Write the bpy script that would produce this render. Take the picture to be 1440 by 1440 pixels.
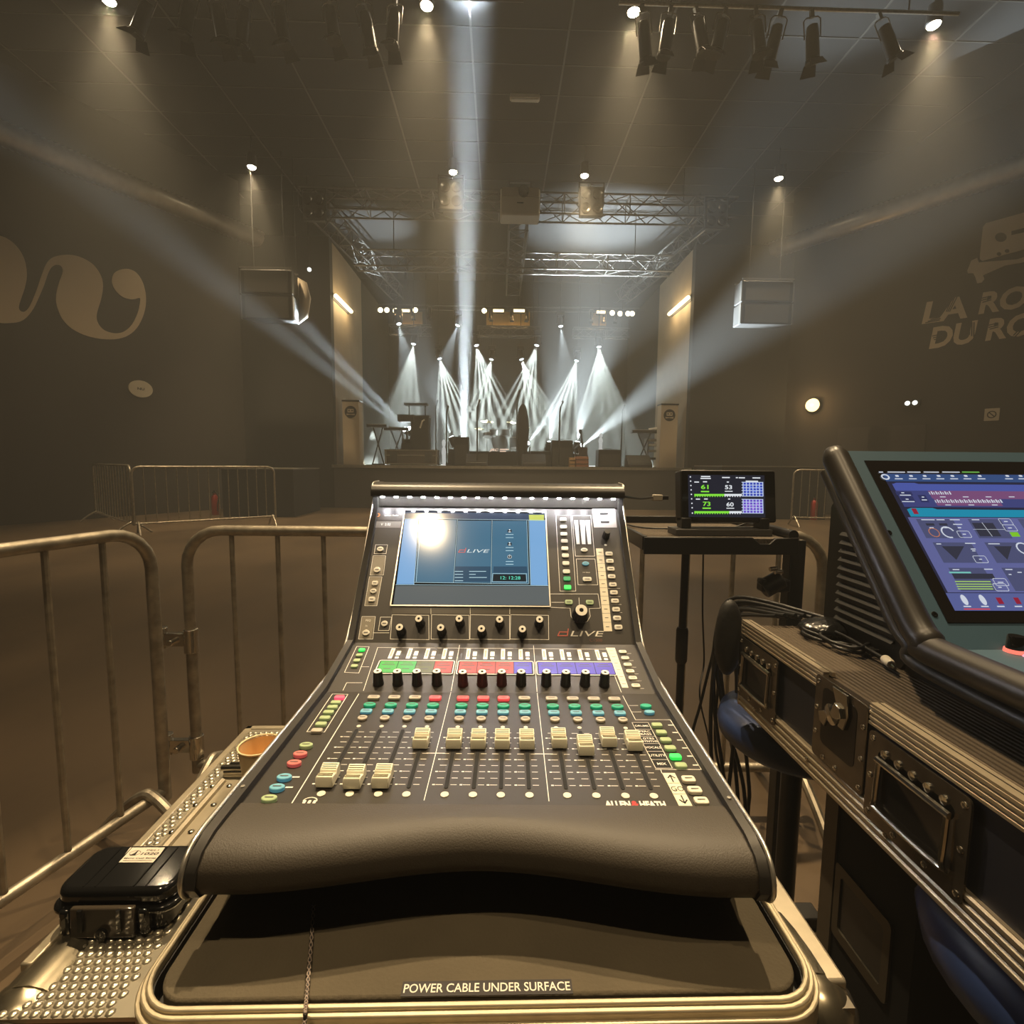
import bpy, bmesh, math, random
from mathutils import Vector, Matrix
random.seed(7)
V = Vector
R = math.radians
PI = math.pi
scene = bpy.context.scene
for o in list(bpy.data.objects):
    bpy.data.objects.remove(o, do_unlink=True)
COL = scene.collection

# ------------------------------------------------------------------ camera
EYE = V((0.0, 0.0, 1.36))
FPX = 720.0
_d = V((-18.0, 70.0, -720.0)).normalized()            # world +Y seen by the camera
_e = V((1.0, -0.0066, 0.0)); _e.z = (-18.0 * _e.x + 70.0 * _e.y) / 720.0; _e.normalize()
_z = _e.cross(_d).normalized()
CAMROT = Matrix((_e, _d, _z))                          # camera -> world
cam_data = bpy.data.cameras.new('camera')
cam_data.sensor_width = 36.0; cam_data.lens = 18.0; cam_data.clip_start = 0.02; cam_data.clip_end = 200
cam = bpy.data.objects.new('camera', cam_data); COL.objects.link(cam)
cam.matrix_world = Matrix.Translation(EYE) @ CAMROT.to_4x4()
scene.camera = cam

# ------------------------------------------------------------------ world (thin stage haze fills the closed hall), exposure
HAZE = 0.011
wd = bpy.data.worlds.new('world'); scene.world = wd; wd.use_nodes = True
nt = wd.node_tree; nt.nodes.clear()
_out = nt.nodes.new('ShaderNodeOutputWorld'); _bg = nt.nodes.new('ShaderNodeBackground'); _vs = nt.nodes.new('ShaderNodeVolumeScatter')
_bg.inputs[0].default_value = (0.0, 0.0, 0.0, 1); _bg.inputs[1].default_value = 0.0
_vs.inputs['Color'].default_value = (0.96, 0.97, 0.94, 1); _vs.inputs['Density'].default_value = HAZE; _vs.inputs['Anisotropy'].default_value = 0.25
nt.links.new(_bg.outputs[0], _out.inputs[0]); nt.links.new(_vs.outputs[0], _out.inputs[1])
vs = scene.view_settings
scene.display_settings.display_device = 'sRGB'
vs.view_transform = 'Standard'; vs.look = 'None'; vs.exposure = 0.0; vs.gamma = 1.0; vs.use_curve_mapping = False
cy = scene.cycles
cy.max_bounces = 6; cy.diffuse_bounces = 3; cy.glossy_bounces = 3; cy.transmission_bounces = 4; cy.volume_bounces = 0; cy.transparent_max_bounces = 6
cy.sample_clamp_indirect = 4.0; cy.caustics_reflective = False; cy.caustics_refractive = False; cy.use_denoising = True
cy.use_adaptive_sampling = True; cy.adaptive_threshold = 0.02

# light levels (watts)
E_HOUSE, E_BACK, E_MOVER, E_BEAM, E_TUBE = 1650.0, 480.0, 17000.0, 27000.0, 7.0
WARM = (1.0, 0.75, 0.44); COOL = (0.80, 0.93, 1.0); AMBER = (1.0, 0.62, 0.26)

# ------------------------------------------------------------------ pixel -> place helpers (reading positions off the photograph)
def ray(px, py):
    v = V(((px - 720.0) / FPX, (720.0 - py) / FPX, -1.0))
    return CAMROT @ v
def onz(px, py, z):
    d = ray(px, py); return EYE + d * ((z - EYE.z) / d.z)
def ony(px, py, y):
    d = ray(px, py); return EYE + d * ((y - EYE.y) / d.y)
def onx(px, py, x):
    d = ray(px, py); return EYE + d * ((x - EYE.x) / d.x)
class PL:
    """a flat surface of a thing (local origin o, axes u v, normal n); hit() finds where a sight line meets it"""
    def __init__(s, M, o, u, v):
        s.Mi = M.inverted(); s.o = V(o); s.u = V(u).normalized(); s.v = V(v).normalized(); s.n = s.u.cross(s.v).normalized()
    def hit(s, px, py, off=0.0):
        e = s.Mi @ EYE; d = s.Mi.to_3x3() @ ray(px, py)
        t = (s.o + s.n * off - e).dot(s.n) / d.dot(s.n)
        return e + d * t
    def uv(s, px, py, off=0.0):
        p = s.hit(px, py, off) - s.o
        return (p.dot(s.u), p.dot(s.v))
    def P(s, u, v, h=0.0):
        return s.o + s.u * u + s.v * v + s.n * h

# ------------------------------------------------------------------ materials
MATS = {}
def mat(name, col, rough=0.5, metal=0.0, emit=None, es=0.0, spec=0.5, coat=0.0, noise=0.0, nscale=8.0, bump=0.0, bscale=60.0, stretch=None, alpha=1.0, trans=0.0):
    if name in MATS: return MATS[name]
    m = bpy.data.materials.new(name); m.use_nodes = True
    n = m.node_tree.nodes; l = m.node_tree.links; b = n['Principled BSDF']
    b.inputs['Base Color'].default_value = (*col, 1); b.inputs['Roughness'].default_value = rough; b.inputs['Metallic'].default_value = metal
    b.inputs['Specular IOR Level'].default_value = spec; b.inputs['Coat Weight'].default_value = coat; b.inputs['Coat Roughness'].default_value = 0.05
    b.inputs['Alpha'].default_value = alpha; b.inputs['Transmission Weight'].default_value = trans
    if emit: b.inputs['Emission Color'].default_value = (*emit, 1); b.inputs['Emission Strength'].default_value = es
    if noise or bump:
        tc = n.new('ShaderNodeTexCoord'); mp = n.new('ShaderNodeMapping'); l.new(tc.outputs['Object'], mp.inputs[0])
        if stretch: mp.inputs['Scale'].default_value = stretch
    if noise:
        t = n.new('ShaderNodeTexNoise'); t.inputs['Scale'].default_value = nscale; t.inputs['Detail'].default_value = 6; l.new(mp.outputs[0], t.inputs['Vector'])
        r = n.new('ShaderNodeValToRGB'); r.color_ramp.elements[0].position = 0.3; r.color_ramp.elements[1].position = 0.72
        r.color_ramp.elements[0].color = (*[c * (1 - noise) for c in col], 1); r.color_ramp.elements[1].color = (*[min(1, c * (1 + noise)) for c in col], 1)
        l.new(t.outputs['Fac'], r.inputs[0]); l.new(r.outputs[0], b.inputs['Base Color'])
    if bump:
        t2 = n.new('ShaderNodeTexNoise'); t2.inputs['Scale'].default_value = bscale; t2.inputs['Detail'].default_value = 3; l.new(mp.outputs[0], t2.inputs['Vector'])
        bp = n.new('ShaderNodeBump'); bp.inputs['Strength'].default_value = bump; bp.inputs['Distance'].default_value = 0.01
        l.new(t2.outputs['Fac'], bp.inputs['Height']); l.new(bp.outputs[0], b.inputs['Normal'])
    MATS[name] = m; return m
def sinbump(m, kx, ky, dist, strength, mode='mul', rot=0.0):
    """regular embossing: product (or wave) of sines of the object coordinates"""
    n = m.node_tree.nodes; l = m.node_tree.links; b = n['Principled BSDF']
    tc = n.new('ShaderNodeTexCoord'); mp = n.new('ShaderNodeMapping'); mp.inputs['Rotation'].default_value = (0, 0, rot); l.new(tc.outputs['Object'], mp.inputs[0])
    sp = n.new('ShaderNodeSeparateXYZ'); l.new(mp.outputs[0], sp.inputs[0])
    def s(axis, k):
        a = n.new('ShaderNodeMath'); a.operation = 'MULTIPLY'; a.inputs[1].default_value = k; l.new(sp.outputs[axis], a.inputs[0])
        q = n.new('ShaderNodeMath'); q.operation = 'SINE'; l.new(a.outputs[0], q.inputs[0]); return q
    h = s(0, kx)
    if ky:
        g = s(1, ky); w = n.new('ShaderNodeMath'); w.operation = 'ADD'; l.new(h.outputs[0], w.inputs[0]); l.new(g.outputs[0], w.inputs[1]); h = w
    bp = n.new('ShaderNodeBump'); bp.inputs['Strength'].default_value = strength; bp.inputs['Distance'].default_value = dist
    l.new(h.outputs[0], bp.inputs['Height']); l.new(bp.outputs[0], b.inputs['Normal'])

def em(name, col, s=1.0): return mat(name, (0.01, 0.01, 0.01), 0.4, emit=col, es=s)
def lin(r, g, b):
    f = lambda c: ((c / 255) / 12.92 if c / 255 <= 0.04045 else ((c / 255 + 0.055) / 1.055) ** 2.4)
    return (f(r), f(g), f(b))

# ------------------------------------------------------------------ mesh builder
WM = {}
class MB:
    def __init__(s): s.v = []; s.f = []; s.mi = []; s.mats = []; s.cur = 0
    def use(s, m):
        if m not in s.mats: s.mats.append(m)
        s.cur = s.mats.index(m); return s
    def add(s, vs, fs):
        k = len(s.v); s.v += [V(p) for p in vs]
        for f in fs: s.f.append([k + i for i in f]); s.mi.append(s.cur)
        return s
    def hexa(s, p):
        return s.add(p, [(0, 3, 2, 1), (4, 5, 6, 7), (0, 1, 5, 4), (1, 2, 6, 5), (2, 3, 7, 6), (3, 0, 4, 7)])
    def box(s, lo, hi, M=None):
        a, b = V(lo), V(hi)
        p = [V((x, y, z)) for z in (a.z, b.z) for x, y in ((a.x, a.y), (b.x, a.y), (b.x, b.y), (a.x, b.y))]
        if M is not None: p = [M @ q for q in p]
        return s.hexa(p)
    def cbox(s, c, sz, M=None):
        c, h = V(c), V(sz) / 2; return s.box(c - h, c + h, M)
    def quad(s, a, b, c, d): return s.add([a, b, c, d], [(0, 1, 2, 3)])
    def prism(s, poly, vec, cap=True):
        n = len(poly); vec = V(vec)
        p = [V(q) for q in poly] + [V(q) + vec for q in poly]
        fs = [(i, (i + 1) % n, n + (i + 1) % n, n + i) for i in range(n)]
        if cap: fs += [tuple(range(n - 1, -1, -1)), tuple(range(n, 2 * n))]
        return s.add(p, fs)
    def cyl(s, a, b, r0, r1=None, seg=14, cap=True):
        a, b = V(a), V(b); r1 = r0 if r1 is None else r1
        d = (b - a).normalized(); t = d.orthogonal().normalized(); w = d.cross(t)
        A = [a + (t * math.cos(2 * PI * i / seg) + w * math.sin(2 * PI * i / seg)) * r0 for i in range(seg)]
        B = [b + (t * math.cos(2 * PI * i / seg) + w * math.sin(2 * PI * i / seg)) * r1 for i in range(seg)]
        fs = [(i, (i + 1) % seg, seg + (i + 1) % seg, seg + i) for i in range(seg)]
        if cap: fs += [tuple(range(seg - 1, -1, -1)), tuple(range(seg, 2 * seg))]
        return s.add(A + B, fs)
    def lathe(s, prof, o=(0, 0, 0), ax=(0, 0, 1), seg=20, cap=True):
        o = V(o); d = V(ax).normalized(); t = d.orthogonal().normalized(); w = d.cross(t); n = len(prof)
        p = []
        for r, h in prof:
            for i in range(seg):
                a = 2 * PI * i / seg; p.append(o + d * h + (t * math.cos(a) + w * math.sin(a)) * r)
        fs = [(k * seg + i, k * seg + (i + 1) % seg, (k + 1) * seg + (i + 1) % seg, (k + 1) * seg + i) for k in range(n - 1) for i in range(seg)]
        if cap and prof[0][0] > 1e-6: fs.append(tuple(range(seg - 1, -1, -1)))
        if cap and prof[-1][0] > 1e-6: fs.append(tuple(range((n - 1) * seg, n * seg)))
        return s.add(p, fs)
    def ball(s, c, r, seg=16, rings=8, sc=(1, 1, 1)):
        c = V(c); k = len(s.v)
        pr = [(r * math.sin(PI * i / rings) if 0 < i < rings else 1e-5 * r, -r * math.cos(PI * i / rings)) for i in range(rings + 1)]
        s.lathe(pr, (0, 0, 0), (0, 0, 1), seg)
        for i in range(k, len(s.v)): q = s.v[i]; s.v[i] = V((q.x * sc[0], q.y * sc[1], q.z * sc[2])) + c
        return s
    def tube(s, path, r, seg=8, closed=False, ru=None):
        P = [V(p) for p in path]; n = len(P); rr = r if isinstance(r, (list, tuple)) else [r] * n
        up = None; ring = []
        for i in range(n):
            a = P[(i - 1) % n] if (closed or i > 0) else P[0]; b = P[(i + 1) % n] if (closed or i < n - 1) else P[-1]
            t = (b - a).normalized()
            if up is None: up = t.orthogonal().normalized()
            up = (up - t * up.dot(t))
            up = up.normalized() if up.length > 1e-6 else t.orthogonal().normalized()
            w = t.cross(up)
            ring += [P[i] + (up * math.cos(2 * PI * j / seg) + w * math.sin(2 * PI * j / seg)) * rr[i] for j in range(seg)]
        m = n if closed else n - 1
        fs = [(i * seg + j, i * seg + (j + 1) % seg, ((i + 1) % n) * seg + (j + 1) % seg, ((i + 1) % n) * seg + j) for i in range(m) for j in range(seg)]
        if not closed: fs += [tuple(range(seg - 1, -1, -1)), tuple(range((n - 1) * seg, n * seg))]
        return s.add(ring, fs)
    # flat work on a PL
    def plate(s, pl, poly, h0, h1): return s.prism([pl.P(u, v, h0) for u, v in poly], pl.n * (h1 - h0))
    def flat(s, pl, poly, h=0.0003): return s.add([pl.P(u, v, h) for u, v in poly], [tuple(range(len(poly)))])
    def line(s, pl, pts, w=0.0007, h=0.0003, closed=False):
        n = len(pts)
        for i in range(n if closed else n - 1):
            a, b = V((*pts[i], 0)), V((*pts[(i + 1) % n], 0)); d = b - a
            if d.length < 1e-7: continue
            d.normalize(); q = V((-d.y, d.x, 0)) * (w / 2); a = a - d * (w / 2); b = b + d * (w / 2)
            s.flat(pl, [((a - q).x, (a - q).y), ((b - q).x, (b - q).y), ((b + q).x, (b + q).y), ((a + q).x, (a + q).y)], h)
        return s
    def text(s, st, P, U, Vv, w=None, h=None, bold=0.0, shear=0.0, ctr=False):
        vs_, fs_ = glyphs(st, bold, shear)
        x0 = min(p[0] for p in vs_); x1 = max(p[0] for p in vs_); y0 = min(p[1] for p in vs_); y1 = max(p[1] for p in vs_)
        sy = (h / (y1 - y0)) if h else None; sx = (w / (x1 - x0)) if w else sy
        if sy is None: sy = sx
        P, U, Vv = V(P), V(U), V(Vv); cx = (x1 - x0) / 2 * sx if ctr else 0; cyy = (y1 - y0) / 2 * sy if ctr else 0
        return s.add([P + U * ((p[0] - x0) * sx - cx) + Vv * ((p[1] - y0) * sy - cyy) for p in vs_], fs_)
    def tx(s, pl, st, u, v, w=None, h=None, off=0.0004, bold=0.0, shear=0.0, ctr=True):
        return s.text(st, pl.P(u, v, off), pl.u, pl.v, w, h, bold, shear, ctr)
    def build(s, name, m=None, parent=None, world=False, bevel=0.0, seg=2, smooth=35, flatsh=False, loc=None):
        me = bpy.data.meshes.new(name)
        vs_ = s.v
        if parent is not None and world:
            Mi = WM[parent].inverted(); vs_ = [Mi @ p for p in vs_]
        if loc is not None: vs_ = [p - V(loc) for p in vs_]
        me.from_pydata([tuple(p) for p in vs_], [], s.f)
        ms = s.mats if s.mats else [m]
        for q in ms: me.materials.append(q)
        if s.mats: me.polygons.foreach_set('material_index', s.mi)
        me.validate(); me.update()
        if not flatsh:
            me.polygons.foreach_set('use_smooth', [True] * len(me.polygons)); me.set_sharp_from_angle(angle=R(smooth))
        o = bpy.data.objects.new(name, me); COL.objects.link(o)
        if parent is not None: o.parent = parent; WM[o] = WM[parent]
        else:
            if loc is not None: o.location = loc
            WM[o] = Matrix.Translation(V(loc) if loc is not None else V())
        if bevel:
            b = o.modifiers.new('bevel', 'BEVEL'); b.width = bevel; b.segments = seg; b.limit_method = 'ANGLE'; b.angle_limit = R(40)
        return o
_G = {}
def glyphs(st, bold=0.0, shear=0.0):
    k = (st, bold, shear)
    if k not in _G:
        c = bpy.data.curves.new('t', 'FONT'); c.body = st; c.offset = bold; c.shear = shear; c.resolution_u = 3; c.fill_mode = 'BOTH'
        o = bpy.data.objects.new('t', c); COL.objects.link(o)
        me = o.to_mesh()
        _G[k] = ([tuple(v.co) for v in me.vertices], [tuple(p.vertices) for p in me.polygons])
        o.to_mesh_clear(); bpy.data.objects.remove(o); bpy.data.curves.remove(c)
    return _G[k]
def rrect(w, h, r, n=4, cx=0.0, cy=0.0):
    r = min(r, w / 2 * 0.999, h / 2 * 0.999); p = []
    for sx, sy, a0 in ((1, 1, 0), (-1, 1, 90), (-1, -1, 180), (1, -1, 270)):
        for i in range(n + 1):
            a = R(a0 + 90 * i / n); p.append((cx + sx * (w / 2 - r) + r * math.cos(a), cy + sy * (h / 2 - r) + r * math.sin(a)))
    return p
def ell(a, b, n=18, cx=0.0, cy=0.0): return [(cx + a * math.cos(2 * PI * i / n), cy + b * math.sin(2 * PI * i / n)) for i in range(n)]
def spline(pts, n=8, closed=False):
    P = [V(p) for p in pts]; out = []; m = len(P)
    for i in range(m if closed else m - 1):
        p0 = P[(i - 1) % m] if (closed or i > 0) else P[0]; p1 = P[i]; p2 = P[(i + 1) % m]; p3 = P[(i + 2) % m] if (closed or i + 2 < m) else P[-1]
        for k in range(n):
            t = k / n
            out.append(0.5 * (2 * p1 + (p2 - p0) * t + (2 * p0 - 5 * p1 + 4 * p2 - p3) * t * t + (3 * p1 - p0 - 3 * p2 + p3) * t ** 3))
    if not closed: out.append(P[-1])
    return out
def thing(name, label, cat, M=None, group=None):
    o = bpy.data.objects.new(name, None); COL.objects.link(o)
    if M is None: M = Matrix()
    if not isinstance(M, Matrix): M = Matrix.Translation(V(M))
    o.matrix_world = M; WM[o] = M.copy(); o.empty_display_size = 0.1
    return tag(o, label, cat, group)
def tag(o, label, cat, group=None):
    o['label'] = label; o['category'] = cat
    if group: o['group'] = group
    return o
def struct(mb, name, m=None, **k):
    o = mb.build(name, m, **k); o['kind'] = 'structure'; return o
def kids(o): return [c for c in bpy.data.objects if c.parent == o]
def dup(root, M, label, group=None):
    ch = [(c, kids(c)) for c in kids(root)]
    r = root.copy(); COL.objects.link(r); r.matrix_world = M; WM[r] = M.copy(); r['label'] = label
    if group: r['group'] = group
    for c, gs in ch:
        q = c.copy(); COL.objects.link(q); q.parent = r
        for g in gs: h = g.copy(); COL.objects.link(h); h.parent = q
    return r
def spot(pos, aim, energy, angle, col, blend=0.3, size=0.03, name='bulb', gobo=0.0):
    L = bpy.data.lights.new(name, 'SPOT'); L.energy = energy; L.color = col; L.spot_size = R(angle); L.spot_blend = blend; L.shadow_soft_size = size
    o = bpy.data.objects.new(name, L); COL.objects.link(o)
    o.location = pos; o.rotation_euler = (V(aim) - V(pos)).to_track_quat('-Z', 'Y').to_euler()
    if gobo:                                            # a striped gobo inside the lamp head
        L.use_nodes = True; n = L.node_tree.nodes; l = L.node_tree.links; e = n['Emission']
        tc = n.new('ShaderNodeNewGeometry'); sp = n.new('ShaderNodeSeparateXYZ'); l.new(tc.outputs['Incoming'], sp.inputs[0])
        dv = n.new('ShaderNodeMath'); dv.operation = 'DIVIDE'; l.new(sp.outputs[0], dv.inputs[0]); l.new(sp.outputs[2], dv.inputs[1])
        mu = n.new('ShaderNodeMath'); mu.operation = 'MULTIPLY'; mu.inputs[1].default_value = gobo; l.new(dv.outputs[0], mu.inputs[0])
        si = n.new('ShaderNodeMath'); si.operation = 'SINE'; l.new(mu.outputs[0], si.inputs[0])
        ma = n.new('ShaderNodeMapRange'); ma.inputs['From Min'].default_value = -0.3; ma.inputs['From Max'].default_value = 0.5; ma.inputs['To Min'].default_value = 0.05; ma.inputs['To Max'].default_value = 1.9
        l.new(si.outputs[0], ma.inputs[0]); l.new(ma.outputs[0], e.inputs['Strength'])
    return o
def beam(pos, aim, energy, size, spread, col, name='bulb'):
    L = bpy.data.lights.new(name, 'AREA'); L.shape = 'DISK'; L.size = size; L.energy = energy; L.color = col; L.spread = R(spread)
    o = bpy.data.objects.new(name, L); COL.objects.link(o)
    o.location = pos; o.rotation_euler = (V(aim) - V(pos)).to_track_quat('-Z', 'Y').to_euler(); return o
ORD = ['first', 'second', 'third', 'fourth', 'fifth', 'sixth', 'seventh', 'eighth', 'ninth', 'tenth', 'eleventh', 'twelfth', 'thirteenth', 'fourteenth']
M_T = Matrix.Translation
def M_R(a, ax='Z'): return Matrix.Rotation(R(a), 4, ax)
# ------------------------------------------------------------------ shared materials
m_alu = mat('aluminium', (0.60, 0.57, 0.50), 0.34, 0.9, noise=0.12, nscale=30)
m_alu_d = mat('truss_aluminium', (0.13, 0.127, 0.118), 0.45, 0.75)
m_galv = mat('galvanised_steel', (0.38, 0.335, 0.26), 0.42, 0.75, noise=0.30, nscale=22, bump=0.10, bscale=50)
m_chrome = mat('chrome', (0.62, 0.58, 0.50), 0.16, 1.0, noise=0.2, nscale=14)
m_blk = mat('black_plastic', (0.012, 0.011, 0.010), 0.42)
m_blkg = mat('black_gloss', (0.006, 0.006, 0.006), 0.10, coat=0.4)
m_blkm = mat('black_metal', (0.018, 0.017, 0.016), 0.38, 0.3)
m_drape = mat('black_drape', (0.012, 0.012, 0.012), 0.95)
m_white = mat('white_paint', (0.75, 0.72, 0.64), 0.5)

# ------------------------------------------------------------------ the hall
m_floor = mat('concrete_floor', (0.088, 0.060, 0.034), 0.40, noise=0.28, nscale=1.3, bump=0.10, bscale=9, stretch=(1.0, 0.5, 1), spec=0.35)
m_wall = mat('dark_wall', (0.026, 0.020, 0.014), 0.85, noise=0.10, nscale=2.0)
m_ceil = mat('dark_ceiling', (0.004, 0.0039, 0.0036), 0.9, noise=0.08, nscale=1.5)
m_joint = mat('ceiling_joint', (0.05, 0.047, 0.04), 0.55)
m_tan = mat('tan_side_wall', (0.34, 0.27, 0.18), 0.75, noise=0.06, nscale=3)
DUCTZ = 7.75
LA, LB = onz(0, 165, DUCTZ), onz(370, 325, DUCTZ)
RA, RB = onz(1440, 213, DUCTZ), onz(1072, 343, DUCTZ)
def wall_line(A, B, out):
    d = (B - A); d.z = 0; d.normalize(); n = V((d.y, -d.x, 0)) if out > 0 else V((-d.y, d.x, 0)); return d, n
dL, nL = wall_line(LA, LB, 1); nL = nL if nL.x > 0 else -nL          # inward normals
dR, nR = wall_line(RA, RB, 1); nR = nR if nR.x < 0 else -nR
WL0 = LA - nL * 0.42; WR0 = RA - nR * 0.42
PLW = PL(Matrix(), V((WL0.x, WL0.y, 0)), dL, (0, 0, 1)); PRW = PL(Matrix(), V((WR0.x, WR0.y, 0)), -dR, (0, 0, 1))
def wall_at(w0, d, y): return V((w0.x + d.x * (y - w0.y) / d.y, y, 0))
YP, YB, CZ = 15.0, 22.6, 9.0
def wall_mesh(a, b, z0, z1, n, th=0.25):
    mb = MB(); mb.prism([V((a.x, a.y, z0)), V((b.x, b.y, z0)), V((b.x, b.y, z1)), V((a.x, a.y, z1))], n * -th); return mb
l0, l1 = wall_at(WL0, dL, -6), wall_at(WL0, dL, YP + 0.1); r0, r1 = wall_at(WR0, dR, -6), wall_at(WR0, dR, YP + 0.1)
struct(MB().box((l0.x - 1, -6.3, -0.1), (r0.x + 1, YB + 0.3, 0)), 'floor', m_floor)
struct(wall_mesh(l0, l1, 0, CZ, nL), 'wall_left', m_wall)
struct(wall_mesh(r0, r1, 0, CZ, nR), 'wall_right', m_wall)
struct(MB().box((l0.x - 1, -6.3, 0), (r0.x + 1, -6.0, CZ)), 'wall_back', m_wall)
struct(MB().box((l0.x - 1, -6.3, CZ), (r0.x + 1, YB + 0.3, CZ + 0.15)), 'ceiling', m_ceil)
g = MB()
for k in range(-7, 8):
    x = -0.555 + 1.745 * k
    if abs(x) < 11: g.box((x - 0.018, 4.0, CZ - 0.012), (x + 0.018, YP + 1, CZ + 0.01))
for k in range(12): g.box((-9.5, 7.36 + 0.82 * k - 0.009, CZ - 0.012), (9.5, 7.36 + 0.82 * k + 0.009, CZ + 0.01))
struct(g, 'trim_1', m_joint)
# stage house: black proscenium legs, tan side walls, dark back wall
SX0, SX1, SZ = ony(467, 520, YP).x, ony(972, 520, YP).x, 1.24
m_pros = mat('black_proscenium', (0.022, 0.022, 0.020), 0.9)
struct(MB().box((l1.x - 0.3, YP, 0), (SX0, YP + 0.25, 7.55)), 'wall_front_left', m_pros)
struct(MB().box((SX1, YP, 0), (r1.x + 0.3, YP + 0.25, 7.55)), 'wall_front_right', m_pros)
struct(MB().box((SX0 - 0.2, YP + 0.25, 0), (SX0, 18.3, 7.5)), 'wall_stage_left', m_tan)
struct(MB().box((SX1, YP + 0.25, 0), (SX1 + 0.2, 18.3, 7.5)), 'wall_stage_right', m_tan)
struct(MB().box((SX0 - 0.2, 18.3, 0), (SX0, YB, 7.5)), 'wall_stage_left_rear', m_pros)
struct(MB().box((SX1, 18.3, 0), (SX1 + 0.2, YB, 7.5)), 'wall_stage_right_rear', m_pros)
struct(MB().box((SX0 - 4, YB, 0), (SX1 + 4, YB + 0.2, CZ)), 'wall_stage_back', mat('stage_back_cloth', (0.035, 0.036, 0.036), 0.95))
struct(MB().box((SX0 - 4.5, YP + 0.25, 0), (SX0 - 4.2, YB, CZ)), 'wall_wing_left', m_pros)
struct(MB().box((SX1 + 4.2, YP + 0.25, 0), (SX1 + 4.5, YB, CZ)), 'wall_wing_right', m_pros)
st = MB(); st.use(mat('stage_floor', (0.05, 0.045, 0.04), 0.6)).box((SX0, YP - 0.05, 0), (SX1, YB, SZ)); o = st.build('floor_stage'); o['kind'] = 'structure'
struct(MB().box((SX0 - 0.05, YP - 0.085, SZ - 0.075), (SX1 + 0.1, YP - 0.05, SZ + 0.006)), 'trim_2', m_alu)

# house lights: pendant warm downlights in two rows
def house_light(p, label, e=E_HOUSE):
    t = thing('ceiling_spotlight', label, 'ceiling light', p, 'warm ceiling downlights')
    MB().lathe([(0.05, 0.30), (0.10, 0.28), (0.115, 0.02), (0.10, 0.0)], seg=18).build('housing', m_blk, t)
    MB().lathe([(1e-4, -0.055), (0.05, -0.045), (0.088, -0.015), (0.096, 0.004)], seg=18).build('lens', em('warm_lamp', (1, 0.86, 0.62), 40), t)
    MB().cyl((0, 0, 0.30), (0, 0, CZ - p.z), 0.012).build('stem', m_blk, t)
    for q in (spot((0, 0, -0.10), (0, 0, -5), e, 58, WARM, 0.9, 0.05), spot((0, 0, -0.08), (0, 0, -5), e * 0.20, 122, WARM, 1.0, 0.05, 'bulb_spill')): q.parent = t
    return t
for row, pts in (('nearer', ((153, 1), (600, 8), (891, 17), (1313, 35))), ('farther', ((354, 235), (637, 242), (822, 247), (1095, 251)))):
    for i, (px, py) in enumerate(pts):
        house_light(onz(px, py, 8.3), f'glowing warm downlight, {ORD[i]} from the left in the {row} row under the dark ceiling', E_HOUSE)
# the same rows carry on over the mixing position, above and behind the picture; the narrow pair is added key light on the console
for x, y, aim, k, an in ((-4.6, 3.6, (-4.6, 3.6), 0.7, 70), (-1.4, 3.4, (-1.4, 3.0), 1.1, 58), (1.9, 3.4, (1.9, 3.0), 1.1, 58), (5.0, 3.6, (5.0, 3.6), 0.5, 70), (-1.4, 3.4, (-0.3, 0.75), 4.2, 30), (1.9, 3.4, (0.4, 0.75), 4.2, 32), (-1.36, -1.36, (-0.9, 0.2), 1.5, 50), (1.9, -1.2, (1.2, 0.3), 1.1, 50)):
    spot((x, y, 8.3), (*aim, 0.9), E_BACK * k, an, WARM, 0.7, 0.06)
t = thing('strip_light', 'unlit white strip light fixed flat under the dark ceiling', 'strip light', onz(738, 140, CZ - 0.08))
MB().cbox((0, 0, 0.04), (0.62, 0.13, 0.08)).build('housing', m_white, t, bevel=0.01)
MB().cbox((0, 0, -0.012), (0.58, 0.10, 0.03)).build('diffuser', mat('diffuser', (0.8, 0.78, 0.7), 0.4), t, bevel=0.01)

# ribbed ventilation ducts along both walls
m_duct = mat('foil_duct', (0.30, 0.26, 0.20), 0.34, 0.75, noise=0.15, nscale=4)
for A, B, d, lab in ((LA, LB, dL, 'ribbed silver ventilation duct running high along the wall with the curly white emblem'), (RA, RB, dR, 'ribbed silver ventilation duct running high along the wall with the cassette emblem')):
    L = (B - A).length; n = int(L * 9); a0 = A - d * 5.0; a0.z = DUCTZ - 0.28
    N = int((L + 5) / 0.055); path = []; rad = []
    for k in range(N):
        path.append(a0 + d * (0.055 * k)); rad.append(0.215 if k % 2 else 0.24)
    tag(MB().tube(path, rad, 18).build('ventilation_duct', m_duct, smooth=60), lab, 'duct')

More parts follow.
